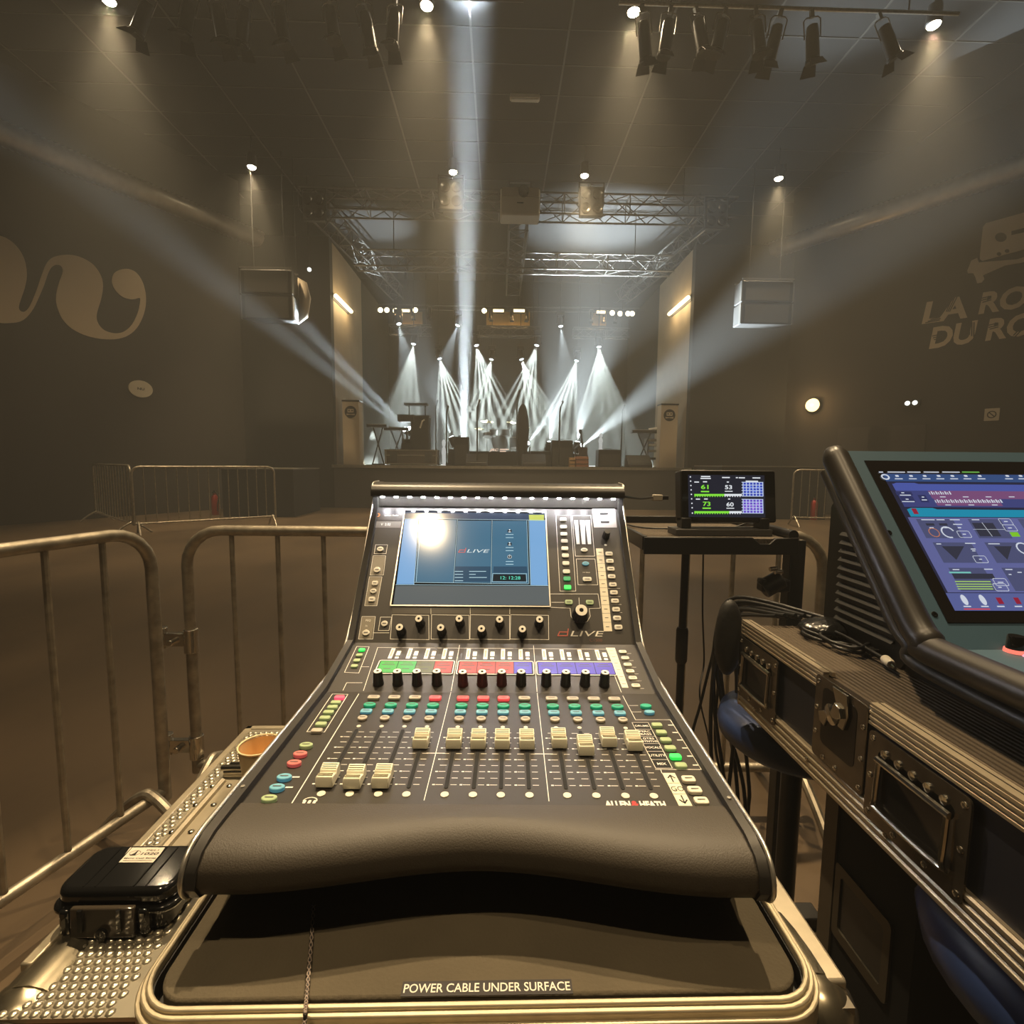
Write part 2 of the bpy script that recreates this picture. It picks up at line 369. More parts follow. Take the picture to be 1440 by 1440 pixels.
# ------------------------------------------------------------------ markings on the walls
m_logo = mat('wall_paint_beige', (0.50, 0.40, 0.27), 0.8)
def decal(pl, pts, h=0.02): 
    mb = MB(); mb.plate(pl, [pl.uv(*p) for p in pts], 0.002, h); return mb
sw = [(0, 995), (60, 1030), (100, 1090), (112, 1160), (103, 1215), (88, 1260), (78, 1298), (88, 1314), (105, 1314), (124, 1292), (150, 1232), (172, 1168), (192, 1118), (215, 1090), (250, 1078), (300, 1076), (350, 1090), (395, 1120), (425, 1165), (433, 1210), (425, 1262), (410, 1312), (406, 1342), (416, 1370), (440, 1394), (480, 1406), (520, 1400), (555, 1370), (580, 1318), (590, 1268), (586, 1257), (560, 1263), (520, 1255), (490, 1230), (472, 1195), (476, 1160), (500, 1140), (540, 1135), (575, 1152), (600, 1190), (613, 1240), (613, 1290), (600, 1340), (575, 1385), (540, 1415), (500, 1429), (450, 1432), (400, 1426), (350, 1412), (300, 1385), (265, 1350), (245, 1310), (235, 1270), (238, 1228), (252, 1180), (264, 1145), (256, 1122), (235, 1118), (215, 1130), (200, 1158), (186, 1200), (165, 1250), (140, 1302), (110, 1340), (80, 1358), (40, 1363), (0, 1362), (-60, 1340), (-105, 1280), (-120, 1180), (-95, 1080), (-50, 1012)]
sp = [(p.x / 3, p.y / 3) for p in spline([(x, y, 0) for x, y in sw], 3, True)]
tag(decal(PLW, sp).build('wall_emblem', m_logo), 'big curly beige swash emblem painted on the dark wall', 'wall emblem')
c7 = lambda x, y: (1240 + x / 5.54, 260 + y / 5.54)
t = thing('wall_mural', 'beige cassette and crossed bones emblem lettered LA RO and DU RO on the dark wall', 'wall emblem')
MB().plate(PRW, [PRW.uv(*c7(*p)) for p in ((812, 300), (1250, 178), (1290, 190), (1310, 225), (1290, 420), (1270, 460), (785, 594), (766, 580), (766, 545), (790, 330))], 0.002, 0.02).build('cassette', m_logo, t)
mb = MB().use(m_logo)
mb.plate(PRW, [PRW.uv(*c7(*p)) for p in ((700, 590), (745, 570), (758, 605), (1060, 580), (1300, 500), (1310, 535), (1100, 605), (960, 630), (790, 705), (800, 735), (780, 762), (745, 768), (730, 720), (715, 690), (672, 690), (668, 668))], 0.002, 0.02)
mb.build('crossed_bones', m_logo, t)
mb = MB()
for x, y, a, b in ((930, 410, 45, 36), (915, 540, 18, 15), (978, 517, 18, 15), (1205, 330, 45, 36)):
    mb.flat(PRW, [PRW.uv(*c7(x + a * math.cos(q * PI / 10), y + b * math.sin(q * PI / 10))) for q in range(20)], 0.021)
mb.flat(PRW, [PRW.uv(*c7(*p)) for p in ((1012, 362), (1140, 330), (1140, 365), (1012, 393))], 0.021)
mb.build('cassette_hole', m_wall, t)
def word(s, a, b, hgt):
    ua, va = PRW.uv(*c7(*a)); ub, vb = PRW.uv(*c7(*b)); ut, vt = PRW.uv(*c7(a[0], a[1] - hgt))
    d = PRW.u * (ub - ua) + PRW.v * (vb - va)
    mb = MB(); mb.text(s, PRW.P(ua, va, 0.012), d.normalized(), PRW.v, d.length, vt - va, bold=0.035, shear=0.12); return mb
word('LA', (312, 1086), (668, 1035), 165).build('lettering', m_logo, t)
word('RO', (752, 1012), (1135, 955), 168).build('lettering', m_logo, t)
word('DU', (368, 1282), (735, 1230), 165).build('lettering', m_logo, t)
word('RO', (805, 1220), (1190, 1165), 170).build('lettering', m_logo, t)
for x0, y0, x1, y1 in ((385, 1048, 450, 1032), (365, 1062, 455, 1042), (345, 1074, 450, 1054), (505, 985, 550, 885), (518, 985, 568, 880), (531, 985, 585, 878), (775, 885, 850, 868), (780, 900, 850, 882), (790, 915, 850, 897), (398, 1178, 450, 1166), (404, 1192, 450, 1180), (412, 1206, 450, 1194), (672, 1080, 668, 1150), (688, 1078, 684, 1165), (704, 1076, 702, 1175), (720, 1074, 718, 1180), (830, 1095, 905, 1078), (838, 1110, 905, 1094), (846, 1124, 905, 1108), (1030, 1170, 1100, 1100), (1045, 1178, 1110, 1110)):
    MB().line(PRW, [PRW.uv(*c7(x0, y0)), PRW.uv(*c7(x1, y1))], 0.022, 0.0135).build('speed_line', m_wall, t)     # speed lines cut through the letters
# round sign, far lamp, exit light and small notice
t = thing('round_sign', 'round white sign with small black letters on the wall beneath the curly emblem', 'sign')
u, v = PLW.uv(197, 547)
MB().plate(PLW, ell(0.26, 0.20, 28, u, v), 0.002, 0.04).build('sign_face', mat('sign_white', (0.55, 0.49, 0.37), 0.6), t)
MB().tx(PLW, 'NU', u, v, 0.15, 0.06, 0.042, 0.03).build('lettering', m_blk, t)
uv = PRW.uv(1145, 570)
t = thing('bulkhead_lamp', 'glowing round yellow lamp on the dark wall above the tablet stand', 'wall lamp', PRW.P(*uv, 0.012))
MB().lathe([(0.21, 0.0), (0.21, 0.06), (0.19, 0.08)], ax=PRW.n, seg=24).build('backplate', m_blk, t)
MB().lathe([(0.185, 0.07), (0.17, 0.13), (0.11, 0.18), (1e-4, 0.20)], ax=PRW.n, seg=24).build('glass_dome', em('amber_dome', (1.0, 0.72, 0.30), 3.2), t)
L = bpy.data.lights.new('bulb', 'POINT'); L.energy = 25; L.color = AMBER; L.shadow_soft_size = 0.1
lo = bpy.data.objects.new('bulb', L); COL.objects.link(lo); lo.location = PRW.n * 0.35; lo.parent = t
uv = PRW.uv(1283, 567)
t = thing('emergency_light', 'small emergency light with two white lamps high on the dark wall', 'emergency light', PRW.P(*uv, 0.012))
MB().plate(PL(Matrix(), (0, 0, 0), PRW.u, PRW.v), rrect(0.36, 0.17, 0.02), 0.0, 0.07).build('housing', m_blk, t)
for s in (-1, 1): MB().lathe([(0.055, 0.07), (0.05, 0.085), (1e-4, 0.095)], PRW.u * 0.075 * s, PRW.n, 14).build('lamp', em('white_lamp', (0.95, 1, 0.9), 2.0), t)
t = thing('wall_notice', 'small square white notice on the dark wall above the blue console', 'notice')
u, v = PRW.uv(1395, 583)
MB().plate(PRW, rrect(0.25, 0.27, 0.01, 2, u, v), 0.002, 0.02).build('plate', mat('notice_white', (0.50, 0.44, 0.34), 0.6), t)
MB().line(PRW, ell(0.07, 0.07, 18, u, v), 0.02, 0.022, True).line(PRW, [(u - 0.05, v + 0.05), (u + 0.05, v - 0.05)], 0.02, 0.0222).build('symbol', m_blk, t)
mb = MB()
for px in (1212, 1258): 
    u, v = PRW.uv(px, 650); mb.plate(PRW, [(u - 0.6, 0.0), (u + 0.6, 0.0), (u + 0.6, 2.35), (u - 0.6, 2.35)], 0.002, 0.06)
struct(mb, 'door_1', mat('dark_door', (0.030, 0.022, 0.016), 0.6))

# ------------------------------------------------------------------ crowd barriers
def barrier(name, label, P, ang, L=2.5, H=1.10, nb=14, feet=0.30, z0=0.19, r=0.0195, group=None, clamp=False):
    M = M_T(P) @ M_R(ang); t = thing(name, label, 'barrier', M, group)
    rr = 0.13; path = [V((0, 0, z0 - 0.03))]
    path += [V((rr - rr * math.cos(R(a)), 0, H - rr + rr * math.sin(R(a)))) for a in range(0, 91, 15)]
    path += [V((L - rr + rr * math.sin(R(a)), 0, H - rr + rr * math.cos(R(a)))) for a in range(0, 91, 15)]
    path += [V((L, 0, z0 - 0.03))]
    MB().tube(path, r, 12).build('frame', m_galv, t)
    MB().cyl((0, 0, z0), (L, 0, z0), r * 0.9, seg=12).build('bottom_rail', m_galv, t)
    for k in range(1, nb + 1):
        x = L * k / (nb + 1); MB().cyl((x, 0, z0), (x, 0, H), r * 0.47, seg=8).build('bar', m_galv, t)
    for x in (0.06, L - 0.06):
        f = spline([(x, -feet, 0.0), (x, -feet * 0.55, z0 * 0.62), (x, -0.03, z0 + 0.015), (x, 0.03, z0 + 0.015), (x, feet * 0.55, z0 * 0.62), (x, feet, 0.0)], 5)
        MB().tube(f, r * 0.9, 10).build('foot', m_galv, t)
    if clamp:
        for z in (z0 + 0.07, H - 0.42):
            mb = MB(); mb.cyl((0, 0, z - 0.045), (0, 0, z + 0.045), r * 1.3, seg=12)
            mb.box((-0.115, -0.012, z - 0.02), (0.0, 0.012, z + 0.03)); mb.cyl((-0.115, 0, z - 0.03), (-0.115, 0, z + 0.05), r * 1.25, seg=12); mb.cyl((-0.06, -0.035, z), (-0.06, 0.02, z), 0.012, seg=10)
            mb.build('clamp', m_chrome, t, bevel=0.002)
    return t
ZR = 0.19
pA = onz(232, 1112, ZR); qA = onz(0, 1268, ZR); aA = math.degrees(math.atan2(qA.y - pA.y, qA.x - pA.x)); pA.z = 0
barrier('crowd_barrier', 'grey steel crowd barrier beside the paper cup, running off past the small black hard case', pA, aA, 2.5, 1.12, nb=15, feet=0.26)
pB = onz(278, 1074, ZR); pB.z = 0
barrier('crowd_barrier', 'grey steel crowd barrier standing crosswise behind the mixing console', pB, -1.2, 2.37, 1.10, nb=13, clamp=True)
barrier('crowd_barrier', 'grey steel crowd barrier behind the stand with the small display and the blue console', pB + V((2.50 * math.cos(R(-1.2)), 2.50 * math.sin(R(-1.2)), 0)), -1.2, 2.37, 1.10, nb=13)
fA = onz(190, 750, 0.02); fB = onz(388, 737, 0.02); an = math.degrees(math.atan2(fB.y - fA.y, fB.x - fA.x)); LL = (fB - fA).length; fA.z = 0
GB = 'far crowd barriers before the stage'
barrier('crowd_barrier', 'distant steel crowd barrier seen face-on before the stage, left of the console', fA, an, LL, 1.22, 13, group=GB)
fC = onz(137, 733, 0.0); an2 = math.degrees(math.atan2(fC.y - fA.y, fC.x - fA.x)); f0 = fA + V((math.cos(R(an2)), math.sin(R(an2)), 0)) * 0.08
barrier('crowd_barrier', 'distant steel crowd barrier seen edge-on beneath the round white sign', f0, an2, (fC - fA).length, 1.24, 13, group=GB)
fD = onz(1112, 738, 0.02); fD.z = 0
barrier('crowd_barrier', 'distant steel crowd barrier between the tablet and the blue console', fD, -8, 2.4, 1.25, 13, group=GB)
# red fire extinguishers behind the far barriers
def extinguisher(P, label, red=True):
    t = thing('fire_extinguisher', label, 'fire extinguisher', P)
    MB().lathe([(0.075, 0.0), (0.08, 0.02), (0.08, 0.40), (0.06, 0.47), (0.028, 0.50), (0.028, 0.54)], seg=16).build('cylinder_body', mat('red_paint', (0.42, 0.02, 0.015), 0.35) if red else m_galv, t)
    MB().box((-0.02, -0.07, 0.54), (0.02, 0.04, 0.57)).cyl((0, 0, 0.53), (0, 0, 0.60), 0.02).build('valve', m_blk, t)
    MB().tube(spline([(0.02, -0.02, 0.56), (0.12, -0.05, 0.48), (0.10, -0.07, 0.25), (0.09, -0.06, 0.1)], 5), 0.012, 8).build('hose', m_blk, t)
p = onz(1156, 733, 0.0); extinguisher(p + V((0, 0.35, 0)), 'red fire extinguisher behind the far barrier by the tablet')
p = onz(303, 724, 0.0); extinguisher(p + V((0, 0.0, 0)), 'dull fire extinguisher behind the far face-on barrier')

# ------------------------------------------------------------------ low platforms, speaker arrays and flown gear in front of the stage
def riser(x0, x1, y0, y1, h, label):
    c = V(((x0 + x1) / 2, (y0 + y1) / 2, 0)); t = thing('stage_platform', label, 'platform', c)
    MB().box((x0 - c.x, y0 - c.y, 0), (x1 - c.x, y1 - c.y, h - 0.03)).build('skirt', m_drape, t)
    MB().box((x0 - c.x, y0 - c.y - 0.02, h - 0.03), (x1 - c.x, y1 - c.y, h)).build('deck', mat('deck_edge', (0.20, 0.19, 0.16), 0.5, 0.3), t)
    return t
a = ony(311, 658, 12.4); b = ony(412, 658, 12.4)
riser(a.x, b.x, 12.4, 14.2, a.z, 'low black side platform behind the far face-on barrier')
a = ony(1015, 655, 12.6); b = ony(1165, 656, 12.6)
riser(a.x, b.x, 12.6, 14.4, a.z, 'low black side platform behind the tablet stand')
def cab(px0, py0, px1, py1, Y, n, lab):
    a = ony(px0, py0, Y); b = ony(px1, py1, Y); w = b.x - a.x; h = (a.z - b.z) / n
    for k in range(n):
        c = V(((a.x + b.x) / 2, Y, b.z + h * (n - 1 - k))); t = thing('line_array_speaker', f'{ORD[k]} box down in the hanging speaker cluster {lab}', 'loudspeaker', c, 'hanging speaker boxes')
        MB().prism([V((-w / 2, 0, 0.01)), V((w / 2, 0, 0.01)), V((w / 2 - 0.08, 0.6, 0.06)), V((-w / 2 + 0.08, 0.6, 0.06))], (0, 0, h - 0.03)).build('cabinet', mat('speaker_box', (0.014, 0.013, 0.012), 0.6), t, bevel=0.02)
        MB().box((-w / 2 + 0.10, -0.015, 0.05), (w / 2 - 0.10, 0.0, h - 0.06)).build('grille', mat('speaker_grille', (0.055, 0.05, 0.042), 0.55, 0.2), t)
        for s in (-1, 1): MB().box((s * w / 2 - 0.015, -0.02, 0.02), (s * w / 2 + 0.015, 0.08, h - 0.03)).build('rigging_bar', m_alu_d, t)
    t = thing('rigging_frame', f'flat rigging frame on top of the hanging speaker cluster {lab}', 'rigging frame', V(((a.x + b.x) / 2, Y, a.z)))
    MB().box((-w / 2, -0.03, 0.0), (w / 2, 0.0, 0.035)).box((-w / 2, 0.4, 0.0), (w / 2, 0.43, 0.035)).build('frame', m_alu_d, t)
    for s in (-1, 1): MB().cyl((s * w * 0.3, 0.2, 0.03), (s * w * 0.3, 0.2, CZ - a.z - 0.16), 0.012).build('chain', m_blkm, t)
cab(337, 377, 412, 450, 13.2, 2, 'left of the stage')
cab(1044, 393, 1113, 457, 13.2, 2, 'right of the stage')
c = ony(423, 425, 13.95)
t = thing('light_reflector', 'slim cream curved reflector beside the hanging speakers left of the stage', 'reflector', c)
MB().tube([V((-0.12, 0, 0.62)), V((0.06, 0, 0.45)), V((0.11, 0, 0.1)), V((0.07, 0, -0.35)), V((-0.10, 0, -0.55))], [0.03, 0.12, 0.15, 0.11, 0.03], 12).build('reflector_skin', mat('cream_fabric', (0.62, 0.52, 0.38), 0.7), t, smooth=70)
MB().cyl((-0.10, 0, 0.6), (-0.10, 0, CZ - c.z), 0.012).build('hanger', m_blkm, t)

def truss(p0, p1, s, label, cross=V((0, 0, 1)), n=None, r=0.026, group=None, name='lighting_truss'):
    p0, p1 = V(p0), V(p1); d = (p1 - p0); L = d.length; d.normalize(); upv = V((0, 0, 1)); w = d.cross(upv).normalized(); n = n or max(4, int(L / (s * 1.1)))
    mid = p0.copy(); t = thing(name, label, 'truss', mid, group)
    cs = [w * (s / 2) * a + upv * (s / 2) * b for a, b in ((-1, -1), (1, -1), (1, 1), (-1, 1))]
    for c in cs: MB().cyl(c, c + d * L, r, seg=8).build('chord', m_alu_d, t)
    for j in range(4):
        mb = MB(); a, b = cs[j], cs[(j + 1) % 4]
        for k in range(n):
            q0, q1 = d * (L * k / n), d * (L * (k + 1) / n)
            mb.cyl((a if k % 2 else b) + q0, (b if k % 2 else a) + q1, r * 0.5, seg=5, cap=False)
        for k in range(0, n + 1, 3): mb.cyl(a + d * (L * k / n), b + d * (L * k / n), r * 0.5, seg=5, cap=False)
        mb.build('lacing', m_alu_d, t)
    for f in (0.12, 0.88):
        q = d * (L * f); MB().cyl(q + V((0, 0, s / 2)), q + V((0, 0, CZ - p0.z)), 0.012, seg=8).build('hanger', m_blkm, t)
    return t
YT = 14.0
f0_, f1_ = ony(425, 290, YT), ony(1032, 302, YT); zt = (ony(720, 276, YT).z + ony(720, 306, YT).z) / 2; f0_.z = f1_.z = zt
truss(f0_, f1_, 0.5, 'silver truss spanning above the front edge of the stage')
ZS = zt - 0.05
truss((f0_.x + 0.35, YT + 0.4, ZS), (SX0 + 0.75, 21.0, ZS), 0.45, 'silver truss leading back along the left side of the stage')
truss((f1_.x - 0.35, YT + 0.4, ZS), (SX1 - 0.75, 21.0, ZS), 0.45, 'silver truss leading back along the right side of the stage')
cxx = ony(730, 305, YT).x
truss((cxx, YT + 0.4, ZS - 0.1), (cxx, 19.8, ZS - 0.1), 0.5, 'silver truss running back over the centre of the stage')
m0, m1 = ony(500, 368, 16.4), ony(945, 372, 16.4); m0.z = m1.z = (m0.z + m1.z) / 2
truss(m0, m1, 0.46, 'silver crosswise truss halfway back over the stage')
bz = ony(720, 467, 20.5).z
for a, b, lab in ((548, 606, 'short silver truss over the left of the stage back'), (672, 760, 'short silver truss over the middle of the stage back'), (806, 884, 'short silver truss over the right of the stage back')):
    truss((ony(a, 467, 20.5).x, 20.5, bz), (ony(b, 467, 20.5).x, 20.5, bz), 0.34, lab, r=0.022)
b0, b1 = ony(530, 428, 20.9), ony(925, 430, 20.9)
BARZ = b0.z
for Yb, zb2, lab in ((20.9, BARZ, 'long thin bar above the warm lamps at the back of the stage'), (21.6, ony(720, 437, 21.6).z, 'second long bar with the amber cloths, behind the warm lamps')):
    t = thing('lighting_bar', lab, 'lighting bar', V((b0.x, Yb, zb2)))
    MB().cyl((0, 0, 0), (b1.x - b0.x, 0, 0), 0.03).build('pipe', m_alu_d, t)
    for f in (0.1, 0.5, 0.9): MB().cyl(((b1.x - b0.x) * f, 0, 0.02), ((b1.x - b0.x) * f, 0, CZ - zb2), 0.012).build('hanger', m_blkm, t)
# projector between the truss halves
p = ony(731, 288, 13.5); t = thing('projector', 'big pale grey projector box hanging at the middle of the front truss', 'projector', p)
MB().cbox((0, 0, -0.05), (0.98, 0.55, 0.62)).build('housing', mat('projector_grey', (0.42, 0.38, 0.30), 0.6), t, bevel=0.04)
MB().cbox((0, -0.29, 0.16), (0.90, 0.03, 0.20)).build('top_band', mat('projector_brown', (0.22, 0.18, 0.13), 0.6), t)
MB().lathe([(0.13, 0), (0.13, 0.08), (0.10, 0.10), (1e-4, 0.08)], (0.08, -0.30, 0.16), (0, -1, 0)).build('lens', m_blkg, t)
MB().box((-0.3, -0.05, 0.26), (-0.26, 0.05, 0.55)).box((0.26, -0.05, 0.26), (0.3, 0.05, 0.55)).box((-0.3, -0.05, 0.52), (0.3, 0.05, 0.56)).build('bracket', m_alu_d, t)
MB().box((-0.08, -0.31, -0.10), (0.08, -0.277, -0.085)).build('badge', m_blk, t)
MB().box((-0.2, 0.20, 0.24), (-0.15, 0.62, 0.29)).box((0.15, 0.20, 0.24), (0.2, 0.62, 0.29)).build('truss_arm', m_alu_d, t)
# four-lamp blinders
def blinder(p, sc, label):
    t = thing('blinder_light', label, 'stage light', M_T(p) @ Matrix.Scale(sc, 4), 'four-lamp blinders on the front truss')
    MB().cbox((0, 0.08, 0), (0.62, 0.16, 0.74)).build('housing', mat('blinder_box', (0.016, 0.015, 0.013), 0.6), t, bevel=0.02)
    for i in (-1, 1):
        for j in (-1, 1): MB().lathe([(0.135, 0.0), (0.13, 0.03), (0.09, 0.005), (1e-4, -0.01)], (i * 0.15, 0.0, j * 0.17), (0, -1, 0), 16).build('lamp', mat('lamp_glass', (0.07, 0.063, 0.05), 0.25, 0.6), t)
    MB().box((-0.34, 0.04, -0.1), (-0.315, 0.10, 0.5)).box((0.315, 0.04, -0.1), (0.34, 0.10, 0.5)).box((-0.34, 0.04, 0.47), (0.34, 0.10, 0.5)).build('yoke', m_blkm, t)
    MB().box((-0.03, 0.06, 0.44), (0.03, 0.60, 0.50)).build('truss_clamp', m_blkm, t)
blinder(ony(634, 273, 13.6), 0.96, 'dark four-lamp blinder on the front truss, first left of the projector')
blinder(ony(832, 283, 13.6), 0.96, 'dark four-lamp blinder on the front truss, first right of the projector')
blinder(ony(441, 290, 13.6), 0.90, 'dark four-lamp blinder at the left end of the front truss')
blinder(ony(1008, 302, 13.6), 0.90, 'dark four-lamp blinder at the right end of the front truss')
# ------------------------------------------------------------------ lanterns hanging overhead, moving heads and floor beams
def lantern(M, label, group, glint=m_blkm):
    t = thing('stage_lantern', label, 'stage light', M, group)
    MB().lathe([(0.05, 0.22), (0.085, 0.20), (0.10, 0.05), (0.105, -0.28), (0.12, -0.30), (0.12, -0.34), (0.095, -0.335), (1e-4, -0.31)], (0, 0, -0.34), seg=16).build('body', m_blkm, t)
    MB().tube([(-0.13, 0, -0.32), (-0.135, 0, -0.05), (-0.09, 0, -0.01), (0.09, 0, -0.01), (0.135, 0, -0.05), (0.13, 0, -0.32)], 0.011, 6).build('yoke', mat('yoke_steel', (0.25, 0.23, 0.2), 0.3, 0.8), t)
    MB().box((-0.03, -0.03, -0.02), (0.03, 0.03, 0.09)).build('clamp', m_alu_d, t)
    for s in (-1, 1): MB().hexa([V((-0.10, s * 0.11, -0.66)), V((0.10, s * 0.11, -0.66)), V((0.10, s * 0.115, -0.66)), V((-0.10, s * 0.115, -0.66)), V((-0.13, s * 0.21, -0.80)), V((0.13, s * 0.21, -0.80)), V((0.13, s * 0.215, -0.80)), V((-0.13, s * 0.215, -0.80))]).build('barn_door', m_blkm, t)
    return t
ZL = 7.75
proto = None
for side, lst in (('left', ((203, 34, 22), (248, 18, 10), (290, 28, -8), (335, 30, 14), (383, 36, -6), (450, 22, -10), (497, 14, -8), (545, 14, 5))), ('right', ((918, 22, -14), (962, 18, 6), (1000, 24, -10), (1042, 26, 12), (1082, 40, -6), (1125, 30, 8), (1165, 42, -8), (1282, 28, -30)))):
    for i, (px, py, tl) in enumerate(lst):
        p = onz(px, py, ZL - 0.5); p.z = ZL; p.y = onz(720, 10, ZL).y
        M = M_T(p) @ Matrix.Scale(0.85, 4) @ M_R(random.uniform(-12, 12)) @ M_R(tl, 'Y') @ M_R(random.uniform(-8, 18), 'X')
        lab = f'{ORD[i]} black stage lantern from the left in the cluster hanging at the top {side}'
        if proto is None: proto = lantern(M, lab, 'black lanterns hanging overhead')
        else: dup(proto, M, lab)
yL = onz(720, 10, ZL).y
a = onz(870, 6, ZL + 0.10); b = onz(1300, 8, ZL + 0.10)
for x0_, x1_, m_, rr_, lab in ((-6.0, 0.3, m_blkm, 0.03, 'dark pipe carrying the lanterns at the top left'), (a.x, b.x + 0.6, m_alu, 0.024, 'pale pipe carrying the lanterns at the top right')):
    t = thing('lighting_pipe', lab, 'lighting bar', V((x0_, yL, ZL + 0.10)))
    MB().cyl((0, 0, 0), (x1_ - x0_, 0, 0), rr_).build('pipe', m_, t)
    for f in (0.15, 0.85): MB().cyl(((x1_ - x0_) * f, 0, 0.02), ((x1_ - x0_) * f, 0, CZ - ZL - 0.10), 0.012).build('hanger', m_blkm, t)

def mover(p, aim, label, e, ang, col=COOL, floor=False, blend=0.25, gobo=0.0, lens=4.0, sc=1.0):
    """moving head: base, yoke arms, a head with a lit lens looking at aim"""
    t = thing('moving_head_light', label, 'moving head', M_T(p) @ Matrix.Scale(sc, 4), 'moving heads over and on the stage')
    d = (V(aim) - V(p)).normalized(); s = -1 if floor else 1
    MB().cbox((0, 0, s * 0.34), (0.30, 0.24, 0.14)).build('base', m_blk, t, bevel=0.02)
    for k in (-1, 1): MB().hexa([V((k * 0.15 - 0.02, -0.05, -0.05)), V((k * 0.15 + 0.02, -0.05, -0.05)), V((k * 0.15 + 0.02, 0.05, -0.05)), V((k * 0.15 - 0.02, 0.05, -0.05)), V((k * 0.13 - 0.02, -0.07, s * 0.28)), V((k * 0.13 + 0.02, -0.07, s * 0.28)), V((k * 0.13 + 0.02, 0.07, s * 0.28)), V((k * 0.13 - 0.02, 0.07, s * 0.28))]).build('yoke_arm', m_blk, t)
    MB().lathe([(0.07, -0.22), (0.11, -0.18), (0.125, 0.0), (0.115, 0.12), (0.10, 0.14)], ax=d, seg=16).build('head', m_blk, t)
    MB().lathe([(0.095, 0.135), (0.07, 0.155), (1e-4, 0.165)], ax=d, seg=16).build('lens', em('mover_lens_%g' % lens, (0.85, 0.97, 1.0), lens), t)
    if not floor: MB().cyl((0, 0, 0.38), (0, 0, (CZ - p.z) / sc), 0.013).build('drop_pipe', m_blkm, t)
    if floor and p.z - SZ > 0.43: MB().box((-0.17, -0.14, SZ - p.z), (0.17, 0.14, -0.409)).build('floor_stand', m_blk, t)
    L = beam(d * 0.18, d * 5, e, ang, 5.0 if ang > 0.2 else 6.5, col) if ang < 1 else spot(d * 0.20, d * 5, e, ang, col, blend, 0.025, gobo=gobo)
    L.parent = t
    return t
G = 48
MV = ((582, 479, 20.4, (562, 640), 24, 'first from the left in the upper row'), (669, 481, 20.4, (705, 640), 26, 'second from the left in the upper row'), (756, 481, 20.4, (715, 640), 24, 'third from the left in the upper row'), (842, 483, 20.4, (850, 650), 30, 'fourth from the left in the upper row'),
      (617, 500, 21.4, (655, 640), 28, 'first from the left in the lower row'), (692, 501, 21.4, (660, 640), 24, 'second from the left in the lower row'), (732, 501, 21.4, (775, 640), 26, 'third from the left in the lower row'), (812, 503, 21.4, (775, 640), 26, 'fourth from the left in the lower row'))
for px, py, Y, aim, ang, lab in MV:
    p = ony(px, py, Y); q = ony(aim[0], aim[1], Y - 0.9)
    mover(p, q, f'lit moving head {lab} over the stage back', E_MOVER, ang * 1.45, col=(0.84, 0.96, 0.92), blend=0.12, gobo=G)
for px, py, aim, lab in ((645, 453, (608, 560), 'small lit spotlight high at the stage back, left of the bright upright beam'), (788, 454, (800, 560), 'small lit spotlight high at the stage back, right of the centre truss'), (560, 451, (575, 520), 'small lit spotlight under the left group of warm stage lamps')):
    mover(ony(px, py, 20.2), ony(*aim, 19.6), lab, E_MOVER * 0.35, 26)
UP = (((578, 606), 17.45, (384, 412), 0.16, 60, 'floor moving head throwing a bright narrow beam up left from behind the keyboards'), ((572, 606), 17.75, (412, 480), 0.16, 18, 'floor moving head throwing a faint narrow beam low to the left'), ((652, 617), 17.5, (662, 200), 0.26, 165, 'floor moving head throwing the bright upright beam'), ((637, 620), 17.3, (584, 470), 24, 0.6, 'floor moving head left of the upright beam, beaming up left'),
      ((739, 626), 17.3, (985, 330), 18, 0.9, 'floor moving head beside the draped dark shape, beaming up right'), ((772, 627), 17.8, (806, 420), 42, 0.75, 'floor moving head beside the small amplifier, beaming up'), ((811, 627), 17.6, (850, 410), 38, 1.2, 'floor moving head next to the guitar, beaming up right'), ((815, 630), 17.2, (975, 505), 20, 1.6, 'floor moving head behind the guitar, beaming low to the right'))
for (px, py), Y, aim, ang, k, lab in UP:
    p = ony(px, py, Y); p.z = max(p.z, SZ + 0.42)
    yt = -60.0 if px == 739 else 318.0
    f = (py - yt) / (py - aim[1]); tx_ = px + (aim[0] - px) * f                        # follow the beam's line up to the roof
    T = onz(tx_, yt, 8.95) if px != 815 else ony(*aim, 14.2)
    if ang < 1: T = onz(660, -40, 9.0) if px > 640 else ony(*aim, 13.0)
    mover(p, T, lab, E_BEAM * k if ang > 1 else k, ang, floor=True, blend=0.9, lens=10)
# warm lamps at the stage back
def warm_lamp(px, py, w, label, bar=False):
    p = ony(px, py, 20.75); t = thing('warm_lamp', label, 'stage light', p, 'warm lamps at the stage back')
    MB().tube([(0, 0.10, 0.04), (0, 0.13, BARZ - p.z), (0, 0.16, BARZ - p.z + 0.03)], 0.014, 6).build('hook', m_blkm, t)
    if bar:
        MB().cbox((0, 0.06, 0), (w, 0.12, 0.17)).build('housing', m_blk, t, bevel=0.015)
        MB().cbox((0, -0.01, 0), (w * 0.94, 0.03, 0.10)).build('lit_strip', em('warm_strip', (1, 0.80, 0.42), 3.5), t)
        L = bpy.data.lights.new('bulb', 'AREA'); L.energy = E_TUBE * 1.2; L.color = AMBER; L.shape = 'RECTANGLE'; L.size = w; L.size_y = 0.1
        o = bpy.data.objects.new('bulb', L); COL.objects.link(o); o.parent = t; o.location = (0, 0, -0.14)
    else:
        MB().lathe([(0.06, -0.14), (0.10, -0.10), (0.105, 0.0)], ax=(0, -1, 0), seg=14).build('housing', m_blk, t)
        MB().lathe([(0.10, 0.0), (0.07, 0.03), (1e-4, 0.04)], ax=(0, -1, 0), seg=14).build('lens', em('warm_bulb', (1, 0.84, 0.52), 4.5), t)
    return t
